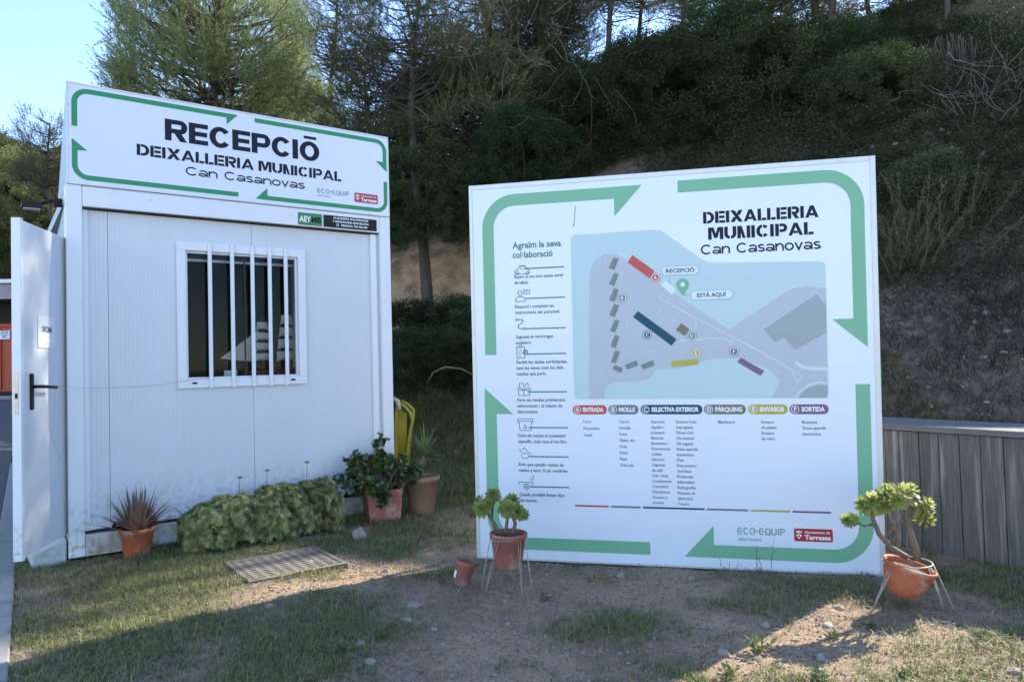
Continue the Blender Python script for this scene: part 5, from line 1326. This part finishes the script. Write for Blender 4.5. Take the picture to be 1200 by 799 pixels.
# leafy weeds in front
def weed(x, y, s, label, mt='grass', n=70, cat='weed', group='weeds on the dirt'):
    r = np.random.default_rng(int(abs(x*100)+abs(y*37))); a = r.random(n)*6.28; el = R(20)+r.random(n)*R(55)
    D_ = np.stack([np.cos(a)*np.cos(el), np.sin(a)*np.cos(el), np.sin(el)], 1)
    P = np.tile([[0, 0, 0.]], (n, 1))+D_*s*.75*r.random((n, 1)); V, T = leaf_quads(P, unit(D_+r.normal(size=D_.shape)*.45), s*(.15+.55*r.random(n)**1.5), s*.16*(.6+.9*r.random(n)))
    o = big('weed', V, T, MT[mt]); o.location = (x, y, gz1(x, y)); return props(o, label, cat, group)
MT['weed'] = mat('weed_leaves', (.07, .11, .035), .6, (.15, .19, .07), island=1, transl=.35)
for x, y, s, lb in ((1.07, 3.28, .085, 'tall bright green leafy weed at the shadow edge'), (1.45, 3.38, .05, 'small weed left of the front of the right pot'), (.86, 3.05, .06, 'weed at the bottom edge below the shadow'), (1.22, 2.98, .06, 'weed beside the half sunk stone'),
                    (1.68, 3.52, .055, 'bright weed in front of the right wire stand'), (1.85, 3.45, .045, 'small weed right of the bright one before the wire stand'), (-.80, 3.28, .07, 'dark weed beside the bottom grey stone'), (-.66, 3.5, .06, 'weed in the grass edge left of the dirt'), (.72, 2.98, .05, 'yellowish weed at the bottom centre'),
                    (1.55, 3.0, .05, 'weed in the sunlit soil near the bottom right'), (.15, 4.05, .05, 'dark weed in front of the left potted plant'), (2.1, 3.35, .05, 'weed in front of the timber wall')):
    weed(x, y, s, lb, 'weed')
# thistle stems by board bottom, white butterfly-like flower on a stalk
def stalk(x, y, h, k, label):
    r = np.random.default_rng(int(h*1000)); m = MB(); z = gz1(x, y)
    for i in range(k):
        px, py = x+r.normal()*.03, y+r.normal()*.02; dx_, dy_ = r.normal()*.12, r.normal()*.06
        hh = h*(.6+.5*r.random()); m.tube([(px, py, z), (px+dx_*hh*.5, py+dy_*hh*.5, z+hh*.55), (px+dx_*hh*1.2, py+dy_*hh, z+hh)], [.0022, .0016, .0008], 4, False)
        for q in range(3):
            t = .4+.18*q; m.tube([(px+dx_*hh*t, py+dy_*hh*t, z+hh*t), (px+dx_*hh*t+r.normal()*.03, py+dy_*hh*t+r.normal()*.02, z+hh*(t+.12))], [.0013, .0007], 4, False)
    m.obj('dry_stalk', MT['twig'], label=label, cat='weed')
stalk(1.42, 4.28, .26, 3, 'thin dry branching stalks in front of the board under the ECO-EQUIP logo')
stalk(1.25, 4.30, .16, 3, 'shorter dry stalks left of the taller ones at the board foot')
stalk(1.10, 3.50, .20, 1, 'single upright dry stalk in front of the board')

# ------------------------------------------------------------------ slotted grate
gr = empty('drain_grate', (-1.91, 4.75, 0), (0, 0, YAW), 'grey slotted concrete grate set in the ground before the cabin', 'grate')
gzv = max(gz1(-1.5, 4.6), gz1(-1.7, 4.75), gz1(-1.3, 4.8), gz1(-1.6, 4.35))+.012
GU, GV = .616, .565
m = MB(); frm_y = None
def gbox(mb, x0, x1, y0, y1, z0, z1): mb.box(x0, x1, y0, y1, z0, z1)
for (x0, x1, y0, y1) in ((0, GU, -.028, 0), (0, GU, -GV, -GV+.028), (0, .028, -GV+.0285, -.0285), (GU-.028, GU, -GV+.0285, -.0285)):
    mb = MB(); gbox(mb, x0, x1, y0, y1, gzv-.04, gzv+.004); mb.obj('grate_edge', MT['conc'], gr, bevel=.003)
nb = 10
for i in range(1, nb):
    x = GU*i/nb; mb = MB(); gbox(mb, x-.015, x+.015, -GV+.029, -.029, gzv-.04, gzv+.002); mb.obj('long_bar', MT['conc'], gr, bevel=.002)
nc = 13
for i in range(1, nc):
    y = -GV*i/nc; mb = MB(); gbox(mb, .029, GU-.029, y-.0125, y+.0125, gzv-.04, gzv+.001); mb.obj('cross_bar', MT['conc'], gr, bevel=.002)
MB().box(.02, GU-.02, -GV+.02, -.02, gzv-.05, gzv-.03).obj('grate_bed', MT['soil'], gr)

# ------------------------------------------------------------------ pots and plants
def pot_profile(rt, rb, h, rim=.012, rh=.03, t=.008):
    return [(0, 0), (rb*.96, 0), (rb, .006), (rt-rim*.7, h-rh-.002), (rt, h-rh), (rt+rim*.3, h-.006), (rt, h), (rt-t*1.2, h), (rt-t*1.8, h-rh), (rt-t*2, h-rh*1.2)]
def soil(rt, z): return [(0, z+.006), (rt*.5, z+.010), (rt, z)]

# 1 bronze spiky plant in round pot
x0, y0 = -2.61, 5.02; z0 = gz1(x0, y0)-.01
plant = empty('potted_spiky_plant', (x0, y0, z0), (0, 0, .3), 'round orange terracotta pot with bronze sword-leaved plant by the cabin post', 'potted plant')
MB().lathe(pot_profile(.112, .082, .205), 40).obj('pot', MT['terra'], plant)
MB().lathe(soil(.097, .17), 24).obj('soil', MT['soil'], plant)
pr2 = np.random.default_rng(4)
for i in range(64):
    a = i*2.4+pr2.random()*.5; f = i/64; el = R(22+60*(1-f)**.9+pr2.normal()*7); L = .17+.14*pr2.random()+.03*(1-f); w0 = .016+.010*pr2.random()
    d = np.array([math.cos(a)*math.cos(el), math.sin(a)*math.cos(el), math.sin(el)]); s = unit(np.cross(d, [0, 0, 1.])); nrm = np.cross(s, d)
    V = []; F = []; p = np.array([.02*math.cos(a), .02*math.sin(a), .175]); K = 6
    for k in range(K+1):
        t = k/K; wv = w0*(1-t**1.6)*(.7+.6*math.sin(math.pi*min(1, t*1.3+.15)))+.0006
        V += [p-s*wv, p-nrm*wv*.45, p+s*wv]; d = unit(d+np.array([0, 0, .05 if f < .6 else -.03])+pr2.normal(size=3)*.02); p = p+d*L/K
    for k in range(K): F += [(3*k, 3*k+1, 3*k+4, 3*k+3), (3*k+1, 3*k+2, 3*k+5, 3*k+4)]
    MB().add(V, F, True).obj('leaf', MT['agave'], plant)

# 2 rosette hedge
def rosette_geo(c, up, r, n, rs, layers=2, cup=.5, wf=.34):
    """leaf fans around an axis: numpy V,T"""
    up = unit(up); a_ = unit(np.cross(up, [.3, .9, .1])); b_ = np.cross(up, a_); Vs = [c]; Fs = []
    for L in range(layers):
        m_ = n-2*L; el = cup+.42*L
        for i in range(m_):
            an = 2*math.pi*(i+.5*L)/m_+rs.random()*.25; rad = a_*math.cos(an)+b_*math.sin(an)
            d = rad*math.cos(el)+up*math.sin(el); s = np.cross(up, rad); rl = r*(1-.22*L)*(.85+.3*rs.random()); w_ = r*wf
            k = len(Vs); Vs += [c+d*rl*.62+s*w_*.5, c+d*rl+up*r*.06, c+d*rl*.62-s*w_*.5]; Fs.append((0, k, k+1, k+2))
    return np.array(Vs), np.array(Fs)
hedge = empty('succulent_hedge', cabpt(1.225, -.22, 0), (0, 0, YAW), 'low mounded hedge of grey-green rosette succulents along the cabin wall', 'hedge')
Vs = []; Fs = []; nv = 0; hr = np.random.default_rng(12)
HL, HW, HH = .565, .18, .40
for i in range(3000):
    # a long rounded bolster
    t = hr.uniform(-1, 1); ph = hr.uniform(-.35, math.pi+.1)
    env = (1-abs(t)**4)**.5; bump_ = 1+.20*math.sin(t*7+1)+.16*math.sin(t*17+ph*3)+.12*hr.normal()*.6
    top = HH*(.80+.20*(t+1)/2)
    rx = HL*t; ry = -math.cos(ph)*HW*(.55+.45*env)*bump_; rz_ = .12+(top-.12)*max(0, math.sin(ph))**.7*(.5+.5*env)*(.80+.24*hr.random()**.6)*(1+.07*math.sin(t*9)+.05*math.sin(t*23+1)+.06*t)
    if ph < 0 or ph > math.pi: rz_ = .05+.1*hr.random()
    rz_ = rz_ if hr.random() < .7 else rz_*hr.uniform(.3, 1)
    nrm = np.array([t*.5, -math.cos(ph), max(.15, math.sin(ph))])
    if math.sin(t*31+2)*math.sin(rz_*38+t*9) > .72 and hr.random() < .85: continue
    v_, f_ = rosette_geo(np.array([rx, ry, rz_]), unit(nrm+hr.normal(size=3)*.3), .020+.018*hr.random(), 9, hr, 2, .35, .25); Vs.append(v_); Fs.append(f_+nv); nv += len(v_)
o = big('foliage', np.concatenate(Vs), np.concatenate(Fs), MT['rosette'], hedge); o['kind'] = 'stuff'
m = MB()
for i in range(90):
    t = hr.uniform(-.95, .95); a = hr.uniform(-1, 1)
    m.tube([(HL*t*.9, a*.05, -.02), (HL*t*.95+hr.normal()*.03, a*.10, .15), (HL*t+hr.normal()*.04, a*.16, .30)], [.007, .005, .003], 5, False)
m.obj('stems', MT['stemb'], hedge)
for t, h in ((-.33, .47), (.02, .50), (.56, .53)):
    MB().tube([(HL*t, -.03, .3), (HL*t+.01, -.03, h)], [.003, .002], 5).obj('stems', MT['stemb'], hedge)
    V, F_ = rosette_geo(np.array([HL*t+.01, -.03, h]), np.array([0, 0, 1.]), .035, 9, hr); big('sprig', V, F_, MT['rosette'], hedge)
MB().box(-.025, .025, -.02, .02, 0, .085).obj('stake', MT['base'], bevel=.004, label='short white stub under the left end of the succulent hedge', cat='stub')
st_ = bpy.data.objects['stake']; st_.name = 'white_stub'; st_.location = (-2.29, 5.22, gz1(-2.29, 5.22)-.01); st_.rotation_euler = (0, 0, YAW)

# 3 square planter with jade plant
sq = empty('square_planter', cabpt(2.20, -.19, gz1(-1.1, 5.95)), (0, 0, YAW-.25), 'square faded red planter with dark round-leaved jade plant at the cabin right corner', 'potted plant')
m = MB(); s0, s1, hh = .125, .145, .26
V = [(-s0, -s0, 0), (s0, -s0, 0), (s0, s0, 0), (-s0, s0, 0), (-s1, -s1, hh), (s1, -s1, hh), (s1, s1, hh), (-s1, s1, hh), (-s1+.014, -s1+.014, hh), (s1-.014, -s1+.014, hh), (s1-.014, s1-.014, hh), (-s1+.014, s1-.014, hh),
     (-s1+.014, -s1+.014, hh-.04), (s1-.014, -s1+.014, hh-.04), (s1-.014, s1-.014, hh-.04), (-s1+.014, s1-.014, hh-.04)]
F = [(0, 3, 2, 1), (0, 1, 5, 4), (1, 2, 6, 5), (2, 3, 7, 6), (3, 0, 4, 7), (4, 5, 9, 8), (5, 6, 10, 9), (6, 7, 11, 10), (7, 4, 8, 11), (8, 9, 13, 12), (9, 10, 14, 13), (10, 11, 15, 14), (11, 8, 12, 15)]
m.add(V, F).obj('pot', MT['terrad'], sq, bevel=.004)
MB().box(-s1+.015, s1-.015, -s1+.015, s1-.015, hh-.06, hh-.038).obj('soil', MT['soil'], sq)
jr = np.random.default_rng(21); m = MB(); Lp = []; Ld = []
def jade(p, d, L, r_, lev):
    P = [p]
    for k in range(3):
        d = unit(d+jr.normal(size=3)*.2+np.array([0, 0, .06])); P.append(P[-1]+d*L/3)
    m.tube(P, [r_, r_*.85, r_*.75, r_*.6], 6, False)
    if lev > 0:
        for i in range(3): jade(P[-1] if i < 2 else P[2], unit(d+jr.normal(size=3)*.75), L*.62, r_*.6, lev-1)
    if lev <= 1:
        for q in P[1:]:
            for i in range(7 if lev == 0 else 3): Lp.append(q+jr.normal(size=3)*.008); Ld.append(unit(jr.normal(size=3)+d*.5))
for i in range(14):
    a = i*.7+jr.random()*.4; el = R(30+50*jr.random()); jade(np.array([.06*math.cos(a), .06*math.sin(a), hh-.05]), np.array([math.cos(a)*math.cos(el)*1.1, math.sin(a)*math.cos(el)*.8, math.sin(el)]), .17, .010, 2)
for px_ in (-1, ):
    jade(np.array([-.06, -.05, hh-.03]), np.array([-.9, -.1, .35]), .20, .009, 2); jade(np.array([.0, -.02, hh-.03]), np.array([-.05, 0, 1.]), .26, .010, 2); jade(np.array([-.04, -.09, hh-.03]), np.array([-.2, -.7, -.2]), .10, .006, 1)
m.obj('branches', MT['stemb'], sq)
def oval_leaves(P, Dd, L, w):
    n = len(P); S = unit(np.cross(Dd, unit(rng.normal(size=(n, 3))))); N = np.cross(Dd, S); L = np.asarray(L).reshape(-1, 1); w = np.asarray(w).reshape(-1, 1)
    V = np.empty((n, 6, 3)); V[:, 0] = P; V[:, 1] = P+Dd*L*.35+S*w*.5; V[:, 2] = P+Dd*L*.8+S*w*.42; V[:, 3] = P+Dd*L+N*L*.08; V[:, 4] = P+Dd*L*.8-S*w*.42; V[:, 5] = P+Dd*L*.35-S*w*.5
    return V.reshape(-1, 3), np.arange(n*6).reshape(-1, 6)
Lp = np.array(Lp); Ld = np.array(Ld); V, T = oval_leaves(Lp, Ld, .030+.014*jr.random(len(Lp)), .024+.008*jr.random(len(Lp)))
o = big('foliage', V, T, MT['jade'], sq)

# 4 round beige pot with yucca stump
xr, yr = -.80, 6.22
rp = empty('round_planter', (xr, yr, gz1(xr, yr)-.01), (0, 0, 0), 'round beige-brown pot with a stubby yucca beside the square planter', 'potted plant')
MB().lathe(pot_profile(.155, .105, .335, .016, .045, .012), 40).obj('pot', MT['terrab'], rp)
MB().lathe(soil(.130, .28), 24).obj('soil', MT['soil'], rp)
MB().tube([(-.05, 0, .27), (-.03, .0, .36), (.0, .0, .44), (.03, 0, .50)], [.035, .038, .042, .035], 10).obj('stump', MT['stemb'], rp)
for i in range(46):
    a = i*2.4; f = i/46; el = R(85-85*f+pr2.normal()*6); L = .20+.13*pr2.random(); w0 = .010
    d = np.array([math.cos(a)*math.cos(el), math.sin(a)*math.cos(el), math.sin(el)]); s = unit(np.cross(d, [0, 0, 1.])+1e-6); nrm = np.cross(s, d); V = []; F = []; p = np.array([.03, 0, .49]); K = 5
    for k in range(K+1):
        t = k/K; wv = w0*(1-t**2)+.0006; V += [p-s*wv, p-nrm*wv*.4, p+s*wv]; d = unit(d+np.array([0, 0, -.07])); p = p+d*L/K
    for k in range(K): F += [(3*k, 3*k+1, 3*k+4, 3*k+3), (3*k+1, 3*k+2, 3*k+5, 3*k+4)]
    MB().add(V, F, True).obj('leaf', MT['yucca'], rp)

# aeonium helpers
def aeo_rosette(parent, c, up, r, mt, seed, name='rosette', droop=0):
    rs = np.random.default_rng(seed); up = unit(np.array(up, float)); a_ = unit(np.cross(up, [.31, .9, .12])); b_ = np.cross(up, a_); m = MB()
    for L, (n, el, rl) in enumerate(((11, -.25-droop, 1.0), (10, .10-droop*.7, .95), (9, .45-droop*.4, .82), (7, .8, .62), (5, 1.15, .4))):
        for i in range(n):
            an = 2*math.pi*(i+.5*(L % 2))/n+rs.random()*.2; rad = a_*math.cos(an)+b_*math.sin(an)
            d = rad*math.cos(el)+up*math.sin(el); s = np.cross(up, rad); nn = np.cross(d, s); l_ = r*rl*(.88+.24*rs.random()); w_ = r*.40*(1-.10*L)
            p = np.array(c)+up*.006*L
            V = [p-s*w_*.15, p+s*w_*.15, p+d*l_*.45+s*w_*.42-nn*w_*.02, p+d*l_*.45-nn*w_*-.14, p+d*l_*.45-s*w_*.42, p+d*l_*.82+s*w_*.5+up*l_*.06, p+d*l_*.82+nn*w_*.12+up*l_*.04, p+d*l_*.82-s*w_*.5+up*l_*.06, p+d*l_+up*l_*.14]
            m.add(V, [(0, 1, 2, 3), (0, 3, 4), (3, 2, 5, 6), (4, 3, 6, 7), (6, 5, 8), (7, 6, 8)], True)
    return m.obj(name, MT[mt], parent)
def wire_stand(loc, r, h, feet, label, tilt=(0, 0)):
    st = empty('wire_stand', loc, (0, 0, 0), label, 'plant stand')
    P = [(r*math.cos(2*math.pi*k/28), r*math.sin(2*math.pi*k/28), h) for k in range(29)]
    MB().tube(P, .0034 if 'bowl' in label else .0022, 6, False).obj('hoop', MT['wire'], st)
    for a, fx, fy in feet:
        for dd in (-.09, .09):
            MB().tube([(r*math.cos(a+dd), r*math.sin(a+dd), h), (fx+.004*dd, fy, .0)], .0026 if 'bowl' in label else .0014, 5).obj('leg', MT['wire'], st)
    return st

# 5 left red pot on a wire stand
xa, ya = -.055, 4.30; za = gz1(xa, ya)
lp = empty('potted_aeonium', (xa, ya, za+.125), (0, R(1.5), 0), 'reddish brown pot with green rosettes in a wire stand at the board left corner', 'potted plant')
MB().lathe(pot_profile(.110, .080, .200, .01, .026), 40).obj('pot', MT['terrad'], lp)
MB().lathe(soil(.094, .172), 24).obj('soil', MT['soil'], lp)
for P_, r0 in (([(-.04, 0, .16), (-.08, -.01, .25), (-.13, -.02, .33)], .011), ([(-.02, .0, .16), (-.01, -.01, .25), (.0, -.01, .33)], .011), ([(.02, .0, .16), (.04, .0, .25), (.02, .0, .33)], .012), ([(-.06, .0, .16), (-.10, .02, .28), (-.09, .02, .37)], .009)):
    MB().tube(P_, [r0, r0*.9, r0*.8], 8).obj('stem', MT['stemb'], lp)
for c, up, r_, dr in (((-.155, -.03, .345), (-.4, -.9, .5), .060, .0), ((-.005, -.05, .350), (-.1, -1, .5), .066, .0), ((.050, -.03, .330), (.5, -.8, .4), .056, .1), ((.02, .02, .375), (.2, -.4, 1), .058, .1), ((-.09, .02, .405), (-.1, -.3, 1), .060, .1), ((-.12, .0, .37), (-.2, -.8, .3), .045, .1), ((.08, -.01, .305), (.8, -.5, .2), .045, .2), ((-.16, .03, .37), (-.6, .1, .8), .05, .1)):
    aeo_rosette(lp, c, up, r_, 'aeo', int(r_*10000+c[0]*100), droop=dr)
wire_stand((xa, ya, za-.01), .104, .306, [(R(190), -.165, -.04), (R(235), -.14, -.14), (R(-50), .075, -.17), (R(-15), .14, -.12), (R(90), .0, .16)], 'white wire plant stand holding the reddish brown pot', 0)

# 6 small tipped nursery pot with leaning stem
xs_, ys_ = -.345, 4.36; zs_ = gz1(xs_, ys_)
sp = empty('small_nursery_pot', (xs_, ys_, zs_+.004), (R(-6), R(15), 0), 'small tilted brown plastic pot with a white label and bare leaning stem', 'potted plant')
MB().lathe([(0, 0), (.044, 0), (.046, .004), (.058, .118), (.062, .12), (.063, .145), (.058, .146), (.054, .12), (.05, .1)], 28).obj('pot', MT['terrad'], sp)
MB().lathe(soil(.053, .112), 18).obj('soil', MT['soil'], sp)
an_ = [R(200+4*k) for k in range(7)]
MB().add([(.0555*math.cos(a)-.0, .0555*math.sin(a), z) for z in (.045, .085) for a in an_], [(k, k+1, k+8, k+7) for k in range(6)]).obj('price_label', MT['white'], sp)
MB().tube([(.0, 0, .10), (.06, 0, .15), (.12, .0, .175), (.20, .02, .20)], [.009, .009, .008, .006], 8).obj('stem', MT['stemb'], sp)
aeo_rosette(sp, (.20, .02, .205), (.3, -.3, 1), .035, 'aeo', 77)

# 7 right tilted bowl pot with large aeonium
xb, yb = 1.985, 3.80; zb_ = gz1(xb, yb)+.005
bp_ = empty('potted_tree_aeonium', (xb, yb, zb_+.045), (R(6), R(15), 0), 'tilted orange bowl pot with bright branching rosette plant right of the board', 'potted plant')
MB().lathe([(0, 0), (.044, .004), (.075, .026), (.098, .066), (.114, .114), (.120, .152), (.126, .157), (.127, .175), (.122, .177), (.114, .162), (.110, .14)], 40).obj('pot', MT['terra'], bp_)
MB().lathe(soil(.112, .145), 24).obj('soil', MT['soil'], bp_)
T0 = np.array([0, 0, .15])
def stemline(pts, r0, r1): 
    P = [T0+np.array(p) for p in pts]; MB().tube(P, list(np.linspace(r0, r1, len(P))), 9).obj('stem', MT['stemb'], bp_)
# in local frame the pot leans right, so stems start there and rise to the left
inv = (Euler((R(6), R(15), 0)).to_matrix()).inverted()
def wl_(px, py, dy=0):
    """spot above the pot in the plant's own frame, from picture offsets in metres"""
    p = P3(px, py, 3.80+dy); v = Vector(p)-Vector((xb, yb, zb_+.045)); v = inv @ v; return np.array(v)-T0
def stem(pxs, r0, r1): stemline([wl_(*p) for p in pxs], r0, r1)
stem([(1062, 652, 0), (1045, 642, -.02), (1030, 625, -.03), (1023, 608, -.03), (1022, 596, -.02)], .016, .010)
stem([(1075, 656, 0), (1072, 640, 0), (1066, 622, 0), (1062, 605, .01), (1062, 590, 0)], .019, .012)
stem([(1064, 606, 0), (1068, 594, 0), (1071, 583, 0)], .012, .009)
stem([(1050, 650, .04), (1052, 630, .05), (1044, 612, .05), (1038, 598, .05)], .012, .009)
stem([(1044, 640, .02), (1052, 622, .02), (1058, 604, .02), (1052, 592, .02)], .007, .006)
stem([(1070, 614, 0), (1077, 612, -.01), (1077, 600, -.02)], .008, .007)
stem([(1024, 614, -.02), (1012, 616, -.03), (1004, 611, -.03)], .006, .005)
stem([(1035, 631, .0), (1044, 622, .02), (1050, 606, .03)], .006, .005)
upw = lambda v: tuple(inv @ Vector(v))
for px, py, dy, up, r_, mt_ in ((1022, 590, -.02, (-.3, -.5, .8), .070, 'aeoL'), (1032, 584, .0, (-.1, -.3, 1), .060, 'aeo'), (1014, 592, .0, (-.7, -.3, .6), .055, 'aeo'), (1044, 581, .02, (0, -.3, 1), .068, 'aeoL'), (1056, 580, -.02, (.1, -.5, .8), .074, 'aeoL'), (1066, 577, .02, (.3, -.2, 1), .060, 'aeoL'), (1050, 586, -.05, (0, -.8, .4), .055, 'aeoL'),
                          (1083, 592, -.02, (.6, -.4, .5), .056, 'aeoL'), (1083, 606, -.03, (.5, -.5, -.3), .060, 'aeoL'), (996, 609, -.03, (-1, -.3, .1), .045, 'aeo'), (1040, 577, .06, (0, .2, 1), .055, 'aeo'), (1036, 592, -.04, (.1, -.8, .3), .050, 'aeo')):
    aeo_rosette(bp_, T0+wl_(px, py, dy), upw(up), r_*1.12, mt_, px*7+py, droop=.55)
rock((xb-.02, yb-.02), .016, 'white stone on the soil of the right pot', 'rockw', .7, 40); bpy.data.objects[-1] if False else None
wst = [o for o in C.objects if o.get('label') == 'white stone on the soil of the right pot'][0]; wst.location = (xb-.0, yb-.07, zb_+.205)
wire_stand((xb+.045, yb+.01, zb_-.015), .115, .235, [(R(205), -.22, -.05), (R(-60), .13, -.10), (R(-20), .17, -.13), (R(100), .0, .17)], 'white wire plant stand round the tilted bowl pot', 0)

# ------------------------------------------------------------------ yellow plastic chair backs behind the cabin
yc = empty('yellow_plastic_chair', (0, 0, 0), (0, 0, 0), 'yellow slatted plastic garden chair leaning behind the cabin right post', 'chair')
X0, Y0 = P3(463, 530, 7.0)[:2]; yc.location = (X0, Y0, gz1(X0, Y0))
def yrel(px, py, dd=0): p = P3(px, py, 7.0+dd); return (p[0]-X0, p[1]-Y0, p[2]-yc.location[2])
MB().tube([yrel(463, 560), yrel(464, 530), yrel(464, 490), yrel(465, 478), yrel(468, 472), yrel(474, 476), yrel(481, 484), yrel(483, 492), yrel(479, 515), yrel(476, 540), yrel(474, 565)], .016, 8).obj('back_frame', MT['yellow'], yc)
MB().tube([yrel(470, 470, .1), yrel(478, 474, .1), yrel(484.5, 480, .1), yrel(484, 490, .1), yrel(481, 505, .1), yrel(477, 545, .1), yrel(474, 570, .1)], .018, 8).obj('back_frame', MT['yellow'], yc)
for k in range(5):
    MB().tube([yrel(466+2.4*k, 478+1.5*k, .02), yrel(466+2.3*k, 510, .02), yrel(466+1.9*k, 560, .02)], .011, 6).obj('back_slat', MT['yellow'], yc)
for k in range(8):
    MB().tube([yrel(463, 486+8*k), yrel(470, 486+8*k, .03)], .006, 5).obj('rib', MT['yellow'], yc)
MB().box(-.02, .22, -.05, .4, .20, .23).obj('seat', MT['yellow'], yc, bevel=.008)
for sx, sy in ((0, -.03), (.2, -.03), (0, .36), (.2, .36)): MB().tube([(sx, sy, .2), (sx, sy, 0)], .016, 8).obj('leg', MT['yellow'], yc)
MB().tube([yrel(461, 467, -.02), yrel(466, 470, -.02), yrel(468, 480, -.02)], .022, 8).obj('headrest', mat('pale_yellow', (.6, .56, .35), .5), yc)

# ------------------------------------------------------------------ far left: shed and orange container
sy = 30.0; gx = lambda px, d=sy: (px-600)/850*d
sb = float(roadz(0, sy))
shed = empty('open_shed', (gx(-30), sy+2, sb), (0, 0, 0), 'dark open shed with a pale flat roof edge behind the door', 'shed')
ztop = CH+(437-328)/850*sy-sb
MB().box(-6, 2.2, -2, 6, ztop-.12, ztop+.02).obj('roof', MT['shed'], shed)
MB().box(-6.02, 2.22, -2.05, -2.001, ztop-.10, ztop+.05).obj('fascia', MT['frame'], shed)
MB().box(-6, 2.2, -1.9, -1.6, ztop-.75, ztop-.13).obj('beam', MT['shed'], shed)
MB().box(-6, 2.2, 5.8, 6, 0, ztop-.13).obj('back_wall', MT['dark'], shed)
for x in (-5.8, -1.5, 2.0): MB().box(x, x+.2, -1.9, -1.7, 0, ztop-.76).obj('post', MT['shed'], shed)
cont = empty('orange_container', (gx(-32), sy-1.5, sb), (0, 0, 0), 'orange-red waste container with a small white notice seen left of the door', 'container')
ct = CH+(436-381)/850*(sy-1.5)-sb; cx1 = gx(45, sy-1.5)-gx(-32)
m = MB()
m.box(-3, cx1, 0, 2.2, .12, ct); m.obj('container_body', MT['orange'], cont, bevel=.02)
for k in range(9): MB().box(-2.9+k*.72, -2.8+k*.72, -.06, -.001, .2, ct-.1).obj('rib', MT['orange'], cont)
MB().box(-3.05, cx1+.05, -.08, 2.25, ct, ct+.09).obj('rim', MT['orange'], cont)
MB().box(-2.8, cx1-.1, .1, 2.1, 0, .119).obj('runner', MT['dark'], cont)
nx0 = gx(1, sy-1.5)-gx(-32); nz = CH+(436-391)/850*(sy-1.5)-sb
MB().box(nx0, nx0+.40, -.075, -.062, nz-.17, nz+.17).obj('notice', MT['paper'], cont)
f = Flat(-.077); text(f, 'AVÍS', nx0+.04, nz+.06, .07, nx0+.34, off=.02); f.line([(nx0+.05, nz), (nx0+.33, nz)], .02); f.line([(nx0+.1, nz-.07), (nx0+.25, nz-.07)], .04); f.obj('notice_print', MT['pblue'], cont)
# far kerb line
MB().box(-14, 0, -.15, .15, 0, .12).obj('far_kerb', MT['kerb'], kind='structure').location = (gx(30, 26), 26, float(roadz(0, 26)))
